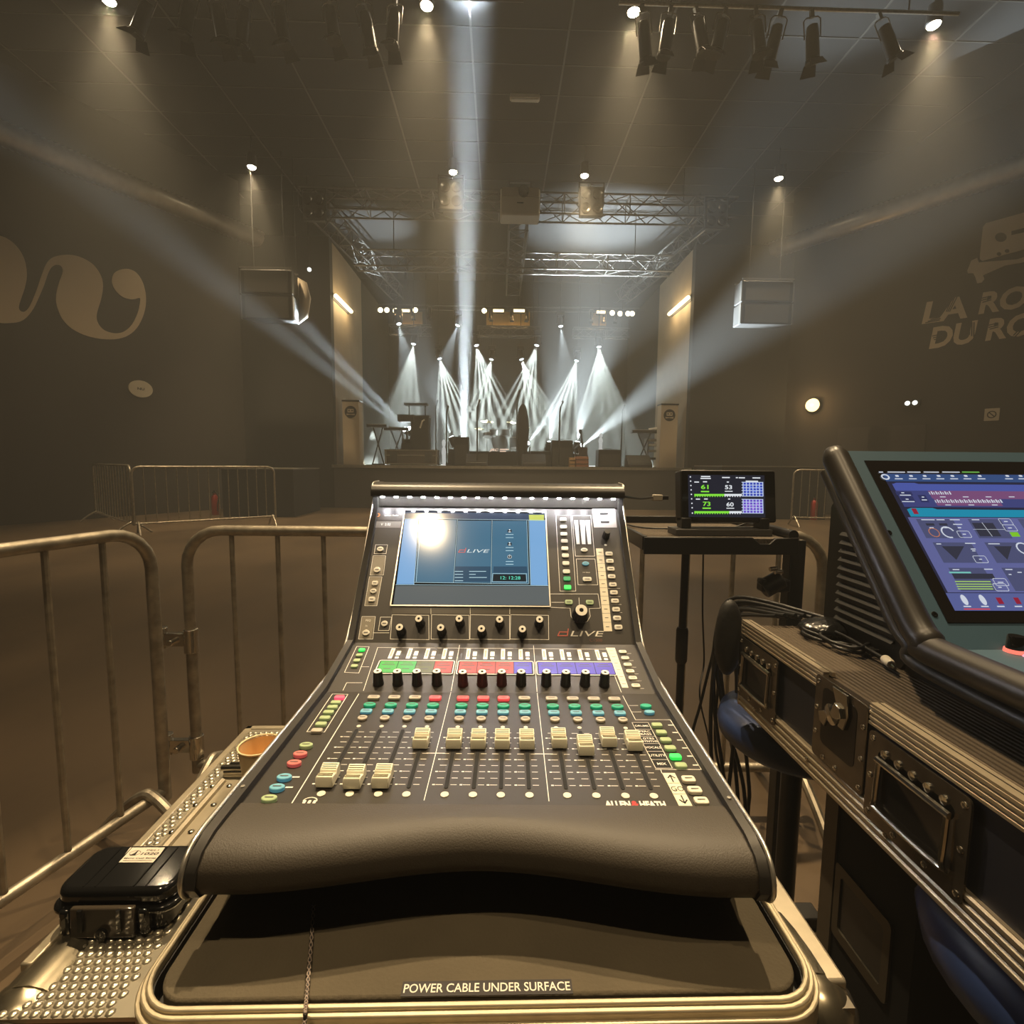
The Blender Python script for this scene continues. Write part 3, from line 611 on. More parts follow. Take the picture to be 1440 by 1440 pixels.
WL = ((535, 436, 0), (544, 436, 0), (556, 437, 0), (569, 437, 0.42), (584, 436, 0), (681, 437, 0), (701, 437, 0.44), (730, 437, 0.46), (845, 439, 0.36), (861, 440, 0), (872, 441, 0), (883, 441, 0), (889, 441, 0))
for i, (px, py, w) in enumerate(WL):
    warm_lamp(px, py, w, f'glowing warm {"strip" if w else "round"} lamp, {ORD[i]} from the left along the stage back', w > 0)
for px0, px1, n in ((566, 594, 'left'), (684, 745, 'middle'), (833, 852, 'right')):
    a = ony(px0, 438, 21.6); b = ony(px1, 458, 21.6)
    tag(MB().box((a.x, 21.59, b.z), (b.x, 21.61, a.z)).build('amber_cloth', mat('amber_cloth', (0.75, 0.46, 0.16), 0.8), loc=((a.x + b.x) / 2, 21.6, b.z)), f'small amber cloth hanging behind the {n} group of warm lamps', 'cloth')
# dark lantern heads in front of the warm lamps
pr = None
for i, (px, py) in enumerate(((581, 446), (604, 448), (640, 450), (690, 448), (741, 448), (720, 452), (832, 450), (850, 449), (866, 452))):
    q = ony(px, py - 12, 20.9); q.z = BARZ - 0.06; M = M_T(q) @ M_R(random.uniform(-20, 20)) @ Matrix.Scale(0.62, 4)
    lab = f'unlit dark lantern, {ORD[i]} from the left before the warm lamps at the stage back'
    if pr is None: pr = lantern(M, lab, 'unlit lanterns at the stage back')
    else: dup(pr, M, lab, 'unlit lanterns at the stage back')
# lit tubes on both side walls of the stage
for sx, p0, p1, lab in ((SX0 + 0.1, (472, 416), (494, 438), 'left'), (SX1 - 0.1, (968, 419), (941, 441), 'right')):
    a, b = onx(*p0, sx), onx(*p1, sx); b.z = a.z = (a.z + b.z) / 2
    t = thing('tube_light', f'glowing warm tube light slanting back along the {lab} stage wall', 'tube light', (a + b) / 2, 'tube lights on the stage side walls')
    MB().cyl(a, b, 0.055, seg=12).build('tube', em('tube_glow', (1, 0.80, 0.46), 5.0), t, world=True)
    s = 1 if sx < 0 else -1
    MB().hexa([V((sx - s * 0.1, a.y, a.z - 0.09)), V((sx - s * 0.1, b.y, a.z - 0.09)), V((sx - s * 0.08, b.y, a.z - 0.09)), V((sx - s * 0.08, a.y, a.z - 0.09)), V((sx - s * 0.1, a.y, a.z + 0.09)), V((sx - s * 0.1, b.y, a.z + 0.09)), V((sx - s * 0.08, b.y, a.z + 0.09)), V((sx - s * 0.08, a.y, a.z + 0.09))]).build('backplate', m_blk, t, world=True)
    for k in (0.25, 0.75):
        L = bpy.data.lights.new('bulb', 'POINT'); L.energy = E_TUBE * 3; L.color = (1, 0.76, 0.42); L.shadow_soft_size = 0.1
        o = bpy.data.objects.new('bulb', L); COL.objects.link(o); o.parent = t; o.location = (b - a) * (k - 0.5) + V((s * 0.25, 0, -0.1))
# two small white points of light beside the proscenium
t = thing('pilot_lamp', 'tiny white lamp hanging beside the top of the black stage edge', 'lamp', ony(435, 379, 14.8))
MB().ball((0, 0, 0), 0.055).build('bulb_glass', em('white_lamp', (0.95, 1, 0.9), 2.0), t)
MB().cyl((0, 0, 0.05), (0, 0, CZ - t.location.z), 0.008).build('flex', m_blk, t)

# ------------------------------------------------------------------ on the stage
def S(px, py, Y): return ony(px, py, Y)
def floorp(px, Y): p = ony(px, 650, Y); p.z = SZ; return p
m_ban = mat('banner_beige', (0.50, 0.41, 0.29), 0.8)
for px0, px1, pt, side in ((481, 504.5, 563, 'left'), (930, 954, 568, 'right')):
    a, b = S(px0, pt, 15.3), S(px1, pt, 15.3); w = b.x - a.x; h = a.z - SZ; c = V(((a.x + b.x) / 2, 15.3, SZ))
    t = thing('banner_column', f'tall beige banner with a round black badge at the {side} edge of the stage', 'banner', c, 'beige banners flanking the stage')
    MB().box((-w / 2, 0, 0), (w / 2, 0.35, h)).build('banner_sleeve', m_ban, t, bevel=0.01)
    MB().box((-w / 2 - 0.012, -0.01, h - 0.03), (w / 2 + 0.012, 0.36, h + 0.012)).build('top_cap', m_blk, t)
    pl = PL(WM[t], (0, -0.002, h - 0.33), (1, 0, 0), (0, 0, 1))
    MB().plate(pl, ell(0.175, 0.175, 26), 0.0, 0.004).build('badge', m_blk, t)
    mb = MB(); mb.flat(pl, rrect(0.18, 0.105, 0.015, 3, 0, 0.035), 0.006).flat(pl, [(-0.12, -0.05), (0.12, -0.075), (0.12, -0.095), (-0.12, -0.07)], 0.006).flat(pl, [(-0.12, -0.095), (0.12, -0.07), (0.12, -0.05), (-0.12, -0.075)], 0.0064)
    mb.build('badge_emblem', m_ban, t)
    mb = MB(); mb.flat(pl, ell(0.022, 0.022, 12, -0.045, 0.04), 0.0075).flat(pl, ell(0.022, 0.022, 12, 0.045, 0.04), 0.0075); mb.build('badge_hole', m_blk, t)
# road case
a, b = S(541, 633, 15.9), S(615, 649, 15.9); w = b.x - a.x; h = a.z - SZ + 0.02; t = thing('road_case', 'long low flight case with metal corners at the stage front, below the keyboards', 'flight case', V(((a.x + b.x) / 2, 15.9, SZ)))
MB().box((-w / 2, 0, 0.02), (w / 2, 0.55, h)).build('body', mat('case_brown', (0.10, 0.08, 0.06), 0.5), t)
for z in (0.02, h * 0.60, h - 0.035): MB().box((-w / 2 - 0.01, -0.012, z), (w / 2 + 0.01, 0.02, z + 0.04)).build('edging', m_alu, t)
for x in (-w / 2, w / 2 - 0.05): MB().box((x, -0.014, 0.02), (x + 0.05, 0.03, h)).build('corner', m_alu, t)
for x in (-w * 0.33, w * 0.33): MB().box((x - 0.11, -0.02, h * 0.25), (x + 0.11, 0.0, h * 0.85)).cyl((x, -0.03, h * 0.55), (x, 0, h * 0.55), 0.05).build('latch', m_alu_d, t)
# keyboard rig
def kstand(px, Y, w, z, label, tilt=0, kb=True):
    p = floorp(px, Y); t = thing('keyboard', label, 'keyboard', p)
    MB().cbox((0, 0, z), (w, 0.32, 0.09)).build('keyboard_body', m_blk, t, bevel=0.01)
    MB().cbox((0, -0.10, z + 0.046), (w * 0.92, 0.11, 0.006)).build('key_bed', m_white, t)
    for s in (-1, 1): MB().cyl((s * w * 0.30, 0, 0.01), (-s * w * 0.24, 0.05, z - 0.04), 0.02).build('stand_leg', m_blkm, t)
    MB().cyl((-w * 0.3, 0.03, 0.02), (w * 0.3, 0.03, 0.02), 0.02).build('stand_foot', m_blkm, t)
    return t
kstand(532, 16.4, 0.62, 1.22, 'small black keyboard on a crossed stand at the far left of the stage')
kstand(558, 16.8, 0.75, 1.16, 'black keyboard on a crossed stand left of the draped keyboard table')
a, b = S(578, 586, 16.6), S(603, 586, 16.6); w = b.x - a.x; p = floorp(590.5, 16.6)
t = thing('keyboard_table', 'tall black draped table on the left of the stage with a raised shelf', 'table', p)
hh = a.z - SZ
MB().box((-w / 2, 0, 0), (w / 2, 0.5, hh)).build('drape', m_drape, t); MB().box((-w / 2 - 0.02, -0.02, hh), (w / 2 + 0.03, 0.52, hh + 0.05)).build('tabletop', m_blk, t)
sh = S(583, 569, 16.6).z - SZ
MB().box((-w * 0.9, 0.05, sh), (w * 0.42, 0.45, sh + 0.06)).build('shelf', m_blk, t)
for x in (-w * 0.66, w * 0.26): MB().cyl((x, 0.25, hh), (x, 0.25, sh), 0.02).build('shelf_post', m_blk, t)
MB().box((-w * 1.2, -0.1, hh - 0.16), (-w * 0.3, 0.4, hh + 0.06)).build('side_unit', m_blk, t)
MB().tube([(0.02, -0.05, hh - 0.36), (0.10, -0.06, hh - 0.14), (0.17, -0.06, hh - 0.10)], 0.025).build('lit_handset', m_white, t)
# drum riser with sign, drum kit
a, b = S(640, 634, 18.0), S(765, 634, 18.0); t = thing('drum_riser', 'low black platform at the middle of the stage with a small lit sign', 'platform', V(((a.x + b.x) / 2, 18.0, SZ))); w = b.x - a.x; h = a.z - SZ
MB().box((-w / 2, 0, 0), (w / 2, 2.4, h)).build('deck', m_blk, t); 
q = S(688, 635.5, 17.97); lw = (S(701, 635, 17.97) - q)
mb = MB(); mb.text('JRC', V((q.x, 17.96, q.z)), V((1, 0, 0)), V((0, 0, 1)), lw.x, 0.12, 0.03, 0.3); mb.box((q.x + lw.x + 0.05, 17.97, q.z + 0.075), (q.x + lw.x + 0.36, 17.98, q.z + 0.11)); mb.box((q.x + lw.x + 0.05, 17.97, q.z + 0.01), (q.x + lw.x + 0.26, 17.98, q.z + 0.045))
mb.build('lit_sign', em('sign_glow', (1.0, 0.72, 0.55), 0.9), t, world=True)
RZ = SZ + h
m_drum = mat('drum_shell', (0.12, 0.12, 0.12), 0.3, coat=0.5); m_head = mat('drum_head', (0.6, 0.6, 0.58), 0.5); m_cym = mat('cymbal_bronze', (0.5, 0.42, 0.25), 0.3, 0.9)
t = thing('drum_kit', 'drum kit on the low platform in the middle of the stage', 'drum kit', V((S(703, 630, 19.0).x, 19.0, RZ)))
MB().cyl((0, -0.25, 0.30), (0, 0.2, 0.30), 0.29, seg=24).build('bass_drum', m_drum, t)
for x, z, r_, h_ in ((-0.24, 0.78, 0.15, 0.2), (0.20, 0.78, 0.16, 0.2), (0.55, 0.5, 0.2, 0.35), (-0.45, 0.66, 0.18, 0.12)):
    d = MB().cyl((x, 0, z - h_), (x, 0.04, z), r_, seg=18).build('tom_drum', m_drum, t); MB().cyl((x, 0.04, z), (x, 0.042, z + 0.012), r_ * 1.01, seg=18).build('drum_head', m_head, d)
for x, z, r_ in ((-0.48, 1.12, 0.24), (0.42, 1.10, 0.18), (-0.75, 0.85, 0.18), (0.85, 0.95, 0.25)):
    MB().lathe([(r_, -0.02), (r_ * 0.3, 0.01), (0.03, 0.04), (0.01, 0.045)], (x, 0.1, z), (0.1, -0.25, 1), 20).build('cymbal', m_cym, t)
    MB().cyl((x, 0.1, 0), (x, 0.1, z), 0.013).build('cymbal_stand', m_alu_d, t)
# microphone stands
def mic(px, top, Y, label, boom=True):
    p = floorp(px, Y); zt_ = S(px, top, Y).z - SZ; t = thing('microphone_stand', label, 'microphone stand', p, 'microphone stands on the stage')
    MB().lathe([(0.14, 0.0), (0.14, 0.02), (0.02, 0.035)], seg=18).build('base', m_blk, t)
    MB().cyl((0, 0, 0.02), (0.0, 0, zt_ - 0.15), 0.022).build('pole', m_blk, t)
    MB().cyl((0, 0, zt_ - 0.22), (0.02, 0, zt_ - 0.08), 0.028).build('clutch', m_blk, t)
    MB().lathe([(0.018, 0), (0.024, 0.14), (0.036, 0.16), (0.036, 0.2), (0.015, 0.225)], (0.02, 0, zt_ - 0.12), (0.25, -0.3, 0.9), 12).build('microphone', m_alu_d, t)
mic(671, 566, 15.6, 'microphone stand on the stage just right of the upright beam'); mic(726.5, 552, 15.5, 'tallest microphone stand, at the middle of the stage front'); mic(786, 568, 15.7, 'microphone stand in front of the small amplifier on the stage'); mic(613, 566, 17.7, 'microphone stand beside the draped keyboard table'); mic(628, 574, 17.2, 'microphone stand with a boom left of the upright beam'); mic(873, 572, 17.0, 'thin microphone stand right of the white bottle-shaped lamp')
# amps, monitors, crates, guitar
def amp(px0, px1, pt, Y, d, label, name='guitar_amplifier', cat='amplifier'):
    a, b = S(px0, pt, Y), S(px1, pt, Y); w = b.x - a.x; h = a.z - SZ; t = thing(name, label, cat, V(((a.x + b.x) / 2, Y, SZ)))
    MB().box((-w / 2, 0, 0), (w / 2, d, h)).build('cabinet', m_blk, t, bevel=0.02); MB().box((-w / 2 + 0.04, -0.012, 0.05), (w / 2 - 0.04, 0.0, h * 0.72)).build('grille', mat('amp_cloth', (0.05, 0.045, 0.04), 0.8), t)
    MB().box((-w / 2 + 0.04, -0.012, h * 0.76), (w / 2 - 0.04, 0.0, h - 0.03)).build('control_panel', m_blkm, t)
    MB().tube([(-0.12, d / 2, h), (-0.1, d / 2, h + 0.035), (0.1, d / 2, h + 0.035), (0.12, d / 2, h)], 0.012).build('handle', m_blk, t)
amp(638, 659, 614, 16.6, 0.45, 'black stacked amplifier at the foot of the upright beam'); amp(776, 806, 619, 16.6, 0.45, 'black amplifier beside the guitar on the stage'); amp(842, 874, 632, 16.2, 0.5, 'low grey amplifier under the white bottle-shaped lamp'); amp(746, 776, 634, 17.0, 0.5, 'low black amplifier at the foot of the draped dark shape')
def wedge(px0, px1, Y, label):
    a, b = S(px0, 650, Y), S(px1, 650, Y); w = b.x - a.x; t = thing('monitor_wedge', label, 'stage monitor', V(((a.x + b.x) / 2, Y, SZ)), 'stage monitors')
    MB().prism([V((-w / 2, 0, 0)), V((-w / 2, 0.5, 0)), V((-w / 2, 0.5, 0.36)), V((-w / 2, 0.38, 0.38)), V((-w / 2, 0.02, 0.10))], (w, 0, 0)).build('cabinet', m_blk, t, bevel=0.012)
    n = V((0, -0.28, 0.36)).normalized(); pl = PL(WM[t], V((0, 0.2, 0.24)) + n * 0.004, (1, 0, 0), (0, 0.36, 0.28)); MB().plate(pl, rrect(w - 0.08, 0.38, 0.02), 0, 0.01).build('grille', m_blkm, t)
wedge(655, 685, 15.5, 'black stage monitor left of the tallest microphone stand'); wedge(735, 768, 15.5, 'black stage monitor right of the tallest microphone stand'); wedge(884, 918, 15.6, 'black stage monitor left of the right banner')
for px0, px1, pt, lab in ((801, 809, 643.5, 'small light brown crate at the stage front'), (810, 828, 642, 'larger reddish brown crate at the stage front')):
    a, b = S(px0, pt, 15.35), S(px1, pt, 15.35); w = b.x - a.x; h = a.z - SZ; t = thing('wooden_crate', lab, 'crate', V(((a.x + b.x) / 2, 15.35, SZ)))
    MB().box((-w / 2, 0, 0), (w / 2, 0.22, h)).build('body', mat('crate_wood_%d' % px0, (0.42, 0.24, 0.10) if px0 < 805 else (0.28, 0.11, 0.05), 0.6, noise=0.2, nscale=20), t, bevel=0.008)
    for z in (h * 0.3, h * 0.7): MB().box((-w / 2, -0.008, z - 0.01), (w / 2, 0.0, z + 0.01)).build('slat_gap', m_blk, t)
p = floorp(819, 16.0); t = thing('electric_guitar', 'dark guitar standing upright behind the brown crates', 'guitar', p)
MB().plate(PL(WM[t], (0, 0, 0.42), (1, 0, 0.0), (0, 0.15, 1)), [(q.x, q.y) for q in spline([(0, -0.22, 0), (0.16, -0.16, 0), (0.13, 0.02, 0), (0.15, 0.16, 0), (0.05, 0.2, 0), (-0.05, 0.2, 0), (-0.15, 0.16, 0), (-0.13, 0.02, 0), (-0.16, -0.16, 0)], 4, True)], 0, 0.05).build('guitar_body', mat('guitar_dark', (0.03, 0.02, 0.02), 0.3), t)
MB().hexa([V((-0.03, 0, 0.6)), V((0.03, 0, 0.6)), V((0.03, 0.03, 0.6)), V((-0.03, 0.03, 0.6)), V((-0.075, 0.1, 1.05)), V((-0.02, 0.1, 1.05)), V((-0.02, 0.13, 1.05)), V((-0.075, 0.13, 1.05))]).build('neck', m_blk, t)
MB().cbox((-0.06, 0.12, 1.10), (0.09, 0.03, 0.14)).build('headstock', m_blk, t)
MB().cyl((-0.15, -0.05, 0), (0, 0.05, 0.25), 0.012).cyl((0.15, -0.05, 0), (0, 0.05, 0.25), 0.012).cyl((0, 0.2, 0), (0, 0.05, 0.4), 0.012).build('guitar_stand', m_blkm, t)
# draped tall shape at the centre
p = floorp(734.5, 17.0); zt_ = S(738, 568, 17.0).z - SZ
tag(MB().lathe([(0.14, 0), (0.15, 0.3), (0.19, zt_ * 0.45), (0.21, zt_ * 0.58), (0.19, zt_ * 0.75), (0.14, zt_ * 0.9), (0.08, zt_ * 0.975), (0.02, zt_)], p, seg=14).build('covered_instrument', m_drape, smooth=60, loc=p), 'tall dark draped shape standing at the middle of the stage', 'covered instrument')
# white bottle-shaped lamps
m_vl = em('milky_white', (0.85, 0.88, 0.85), 0.55)
for px, pt, pb, Y, lab in ((624, 618, 645, 15.7, 'white bottle-shaped lamp beside the long low flight case'), (845, 609, 632, 16.45, 'white bottle-shaped lamp on the low grey amplifier')):
    a, b = S(px, pt, Y), S(px, pb, Y); h = a.z - (SZ if px < 700 else S(842, 632, 16.2).z); p = V((a.x, Y, a.z - h))
    t = thing('table_lamp', lab, 'lamp', p, 'white bottle-shaped lamps on the stage')
    MB().lathe([(0.06, 0), (0.065, 0.02), (0.05, 0.05 * h), (0.055, 0.4 * h), (0.07, 0.52 * h), (0.05, 0.66 * h), (0.03, 0.72 * h)], seg=14).build('base', m_vl, t); MB().lathe([(0.03, 0.72 * h), (0.05, 0.78 * h), (0.055, 0.9 * h), (0.03, 0.98 * h), (1e-4, h)], seg=14).build('shade', m_vl, t)
# right-hand rig: X stand with keyboard and papers, small rack
kstand(905, 16.2, 0.85, 1.12, 'wide black keyboard on a crossed stand left of the right banner')
p = floorp(918, 16.15); p.z = SZ + 1.18
tag(MB().hexa([V((-0.16, 0.02, 0.0)) + p, V((0.14, -0.02, 0.03)) + p, V((0.16, 0.16, 0.09)) + p, V((-0.12, 0.18, 0.05)) + p, V((-0.16, 0.02, 0.006)) + p, V((0.14, -0.02, 0.036)) + p, V((0.16, 0.16, 0.096)) + p, V((-0.12, 0.18, 0.056)) + p]).build('sheet_music', m_white, loc=tuple(p)), 'loose white paper lying on the wide keyboard', 'paper')
p = floorp(921, 16.9); t = thing('equipment_rack', 'open metal rack with small devices beside the right banner', 'rack', p)
for x in (-0.25, 0.25): MB().box((x - 0.015, 0, 0), (x + 0.015, 0.4, 0.95)).build('upright', m_alu_d, t)
for z, c in ((0.25, m_blk), (0.50, m_alu), (0.70, m_white), (0.86, m_alu)): MB().box((-0.23, 0.02, z), (0.23, 0.38, z + 0.07)).build('rack_unit', c, t)
# ------------------------------------------------------------------ big trunk carrying everything in the foreground
TZ = 0.90
TX0, TX1, TY0, TY1 = -0.434, 0.313, 0.385, 0.86
m_stamp = mat('stamped_aluminium', (0.56, 0.51, 0.40), 0.28, 0.85)
m_stampr = mat('stamped_red_reflection', (0.30, 0.09, 0.045), 0.35, 0.7)  # reddish light reflected at the trunk front, put into the base colour
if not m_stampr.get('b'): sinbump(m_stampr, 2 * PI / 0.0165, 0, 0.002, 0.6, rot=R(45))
m_edge = mat('worn_edge_metal', (0.46, 0.40, 0.29), 0.36, 0.7, noise=0.2, nscale=18)
t = thing('flight_trunk', 'large stamped aluminium trunk under the mixing console, with corner balls', 'flight case', V(((TX0 + TX1) / 2, TY0, 0)))
def tw(mb, name, m=None, **k): return mb.build(name, m, t, world=True, **k)
tw(MB().box((TX0 + 0.004, TY0 + 0.004, 0.12), (TX1 - 0.004, TY1 - 0.004, TZ - 0.004)), 'body', mat('trunk_side', (0.16, 0.14, 0.11), 0.4, 0.6))
mb = MB().box((TX0 + 0.012, TY0 + 0.004, TZ - 0.004), (-0.285, TY1 - 0.012, TZ)); k = 0; y = TY0 + 0.008
while y < TY1 - 0.016:                                  # pressed dome pattern of the sheet
    x = TX0 + 0.016 + (0.0044 if k % 2 else 0)
    while x < (-0.408 if 0.52 < y < 0.75 else -0.318):
        mb.lathe([(0.0041, 0.0), (0.0035, 0.0010), (0.0021, 0.0017), (1e-4, 0.0019)], (x, y, TZ), (0, 0, 1), 8, cap=False); x += 0.0088
    y += 0.0074; k += 1
tw(mb, 'top_panel', m_stamp, smooth=80)
tw(MB().box((-0.342, 0.525, TZ - 0.004), (-0.285, 0.745, TZ + 0.0006)), 'edge_strip', m_edge)
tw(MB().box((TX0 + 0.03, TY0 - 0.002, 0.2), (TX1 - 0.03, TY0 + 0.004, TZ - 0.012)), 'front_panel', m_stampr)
tw(MB().box((TX0, TY0 + 0.05, TZ - 0.03), (TX0 + 0.012, TY1, TZ + 0.0015)).box((TX0, TY1 - 0.012, TZ - 0.03), (TX1, TY1, TZ + 0.0015)), 'edge_trim', m_edge, bevel=0.002)
tw(MB().box((0.262, TY0 + 0.02, TZ - 0.03), (TX1, TY1, TZ + 0.004)), 'side_band', mat('pale_aluminium', (0.46, 0.40, 0.30), 0.42, 0.7, noise=0.1, nscale=40), bevel=0.003)
for x in (-0.392, -0.362):
    tw(MB().tube([(x, 0.53, TZ + 0.002), (x, 0.70, TZ + 0.002)], 0.006, 8), 'hinge_rib', m_edge)
mb = MB().box((-0.404, 0.53, TZ), (-0.300, 0.705, TZ + 0.0025)); tw(mb, 'hinge_plate', m_edge, bevel=0.001)
for y in (0.55, 0.60, 0.65, 0.69):
    for x in (-0.400, -0.377, -0.350): tw(MB().ball((x, y, TZ + 0.003), 0.004, 10, 6, (1, 1, 0.5)), 'rivet', m_chrome)
tw(MB().box((-0.398, 0.712, TZ), (-0.30, 0.734, TZ + 0.010)).tube([(-0.402, 0.718, TZ + 0.012), (-0.30, 0.718, TZ + 0.012)], 0.005, 8).tube([(-0.396, 0.730, TZ + 0.010), (-0.30, 0.730, TZ + 0.010)], 0.004, 8), 'latch_arm', m_chrome, bevel=0.002)
for x, sx in ((TX0, -1), (TX1, 1)):
    c = V((x - sx * 0.026, TY0 + 0.026, TZ - 0.028)); mb = MB().ball(c, 0.036, 22, 12, (1, 1, 0.92))
    mb.tube([c + V((-sx * 0.002, q * 0.075, 0.0)) for q in (0, 0.3, 0.6, 0.85, 0.95, 1.0)], [0.0345, 0.0345, 0.0340, 0.0330, 0.0305, 0.0285], 18)
    tw(mb, 'corner_ball', mat('corner_metal', (0.42, 0.37, 0.27), 0.25, 0.95, noise=0.25, nscale=30), smooth=60)
for x in (TX0 + 0.085, TX0 + 0.115): tw(MB().lathe([(0.009, 0), (0.009, 0.003), (0.004, 0.006)], (x, TY0 - 0.002, TZ - 0.03), (0, -1, 0), 12), 'rivet', m_chrome)
for x in (TX0 + 0.06, TX1 - 0.06):
    for y in (TY0 + 0.06, TY1 - 0.06): tw(MB().cyl((x - 0.02, y, 0.05), (x + 0.02, y, 0.05), 0.05).box((x - 0.03, y - 0.03, 0.09), (x + 0.03, y + 0.03, 0.122)), 'caster', m_blk)

# ------------------------------------------------------------------ shallow tray case with the foam mat
FZ = 0.94
cFL, cFR = onz(200, 1410, FZ), onz(1147, 1408, FZ); FY = (cFL.y + cFR.y) / 2
FX0, FX1 = cFL.x - 0.002, cFR.x + 0.004; FYB = 0.99
t = thing('case_tray', 'shallow metal-rimmed case base with a dark foam mat under the mixing console', 'flight case', V(((FX0 + FX1) / 2, FY, TZ)))
W, D = FX1 - FX0, FYB - FY; ccx, ccy = (FX0 + FX1) / 2, (FY + FYB) / 2
def ring(mb, w, d, r, z0, z1, th):
    o_ = rrect(w, d, r, 8, ccx, ccy); i_ = rrect(w - 2 * th, d - 2 * th, max(r - th, 0.004), 8, ccx, ccy); n = len(o_)
    v = [V((x, y, z)) for ps, z in ((o_, z0), (o_, z1), (i_, z1), (i_, z0)) for x, y in ps]
    fs = []
    for q in range(4):
        for k in range(n): fs.append((q * n + k, q * n + (k + 1) % n, ((q + 1) % 4) * n + (k + 1) % n, ((q + 1) % 4) * n + k))
    return mb.add(v, fs)
MB().prism([V((x, y, TZ + 0.001)) for x, y in rrect(W + 0.006, D + 0.006, 0.035, 8, ccx, ccy)], (0, 0, 0.020)).build('case_floor', m_blk, t, world=True)
MB().prism([V((x, y, TZ + 0.021)) for x, y in rrect(W - 0.010, D - 0.010, 0.026, 8, ccx, ccy)], (0, 0, FZ - TZ - 0.021)).build('foam_mat', mat('foam_mat', (0.092, 0.075, 0.048), 0.95, noise=0.10, nscale=14, bump=0.15, bscale=300), t, world=True, bevel=0.002)
m_rim = mat('tray_rim', (0.66, 0.57, 0.40), 0.34, 0.6, noise=0.08, nscale=60)
for k, (dw, z) in enumerate(((0.004, FZ + 0.004), (0.012, FZ + 0.001), (0.020, FZ - 0.005))):
    mb = MB(); ring(mb, W + dw + 0.008, D + dw + 0.008, 0.036 + dw / 2, TZ + 0.012, z, 0.0042); mb.build('rim', m_rim, t, world=True, bevel=0.0012)
mb = MB(); ring(mb, W + 0.008, D + 0.008, 0.033, TZ + 0.01, FZ - 0.003, 0.004); mb.build('rim_gasket', m_blk, t, world=True)
mb = MB(); ring(mb, W + 0.026, D + 0.026, 0.046, TZ + 0.001, FZ - 0.016, 0.012); mb.build('rim_base', m_edge, t, world=True)
PF = PL(Matrix(), (0, 0, FZ + 0.0005), (1, 0, 0), (0, 1, 0))
u0, v0 = PF.uv(563, 1402); u1, v1 = PF.uv(806, 1398); ut, vt = PF.uv(566, 1381)
PLB = PL(Matrix(), PF.P(u0, v0), (u1 - u0, v1 - v0, 0), (-(v1 - v0), u1 - u0, 0)); lw = math.hypot(u1 - u0, v1 - v0); lh = (vt - v0)
MB().plate(PLB, [(0, 0), (lw, 0), (lw, lh), (0, lh)], 0, 0.0004).build('label_tape', mat('label_black', (0.012, 0.008, 0.008), 0.35), t, world=True)
MB().tx(PLB, 'POWER CABLE UNDER SURFACE', lw / 2, lh / 2, lw * 0.975, lh * 0.60, 0.0008, 0.008).build('lettering', mat('label_white', (0.78, 0.72, 0.62), 0.5), t, world=True)
# braided cord over the mat
pts = [onz(441, 1275, FZ + 0.002), onz(438, 1320, FZ + 0.002), onz(434, 1370, FZ + 0.003), onz(431, 1405, FZ + 0.003), onz(429, 1425, FZ + 0.009), onz(429, 1434, FZ + 0.006)]
pts.append(pts[-1] + V((0, -0.012, -0.02))); pts.append(pts[-1] + V((0, -0.004, -0.12)))
m_cord = mat('braided_cord', (0.02, 0.017, 0.015), 0.5); m_cordl = mat('cord_fleck', (0.30, 0.24, 0.20), 0.5)
sp_ = spline(pts, 14); mb = MB().use(m_cord); mb.tube(sp_, 0.0016, 7)
mb.use(m_cordl)
for k in range(2): mb.tube([p + V((0.0013 * math.cos(q * 1.1 + k * PI), 0.0002, 0.0013 * abs(math.sin(q * 1.1 + k * PI)) + 0.0006)) for q, p in enumerate(sp_)], 0.0005, 5)
tag(mb.build('braided_cord', loc=tuple(pts[0])), 'thin black braided cord hanging over the front rim of the foam-lined tray', 'cord')

# ------------------------------------------------------------------ the mixing console
MC = M_T((-0.0087, 0.7, FZ)) @ M_R(-1.28)
con = thing('mixing_console', 'angled digital mixing console with white faders, knobs and a lit touchscreen', 'mixing console', MC)
PA = PL(MC, (0, -0.227, 0.084), (1, 0, 0), (0, 0.237, 0.005))
PK = PL(MC, (0, 0.010, 0.089), (1, 0, 0), (0, 0.132, 0.025))
PS = PL(MC, (0, 0.142, 0.114), (1, 0, 0), (0, 0.176, 0.214))
LA_, LK_, LS_ = 0.23705, 0.13435, 0.27707
m_pan = mat('console_panel', (0.038, 0.033, 0.027), 0.42, bump=0.02, bscale=900, spec=0.4)
m_rest = mat('armrest_padding', (0.048, 0.039, 0.028), 0.52, bump=0.10, bscale=700)
m_side = mat('console_side', (0.040, 0.037, 0.033), 0.45, 0.3)
m_trim = mat('silver_trim', (0.72, 0.68, 0.60), 0.30, 0.85)
m_ink = mat('white_print', (0.90, 0.86, 0.76), 0.6)
m_slot = mat('slot_black', (0.004, 0.004, 0.004), 0.8)
def cb(mb, name, m=None, parent=None, **k): return mb.build(name, m, parent or con, **k)
cb(MB().prism([V((-0.236, y, z)) for y, z in ((-0.205, 0.004), (0.35, 0.004), (0.358, 0.335), (0.318, 0.312), (0.142, 0.100), (0.012, 0.078), (-0.20, 0.074), (-0.21, 0.05))], (0.472, 0, 0)), 'chassis', m_blk)
for x in (-0.19, 0.19):
    for y in (-0.16, 0.30): cb(MB().cyl((x, y, 0), (x, y, 0.006), 0.015), 'rubber_foot', m_blk)
HWI = 0.2375
for nm, pl, ll in (('fader_panel', PA, LA_), ('encoder_panel', PK, LK_), ('screen_panel', PS, LS_)):
    cb(MB().plate(pl, [(-HWI, 0), (HWI, 0), (HWI, ll), (-HWI, ll)], -0.005, 0), nm, m_pan)
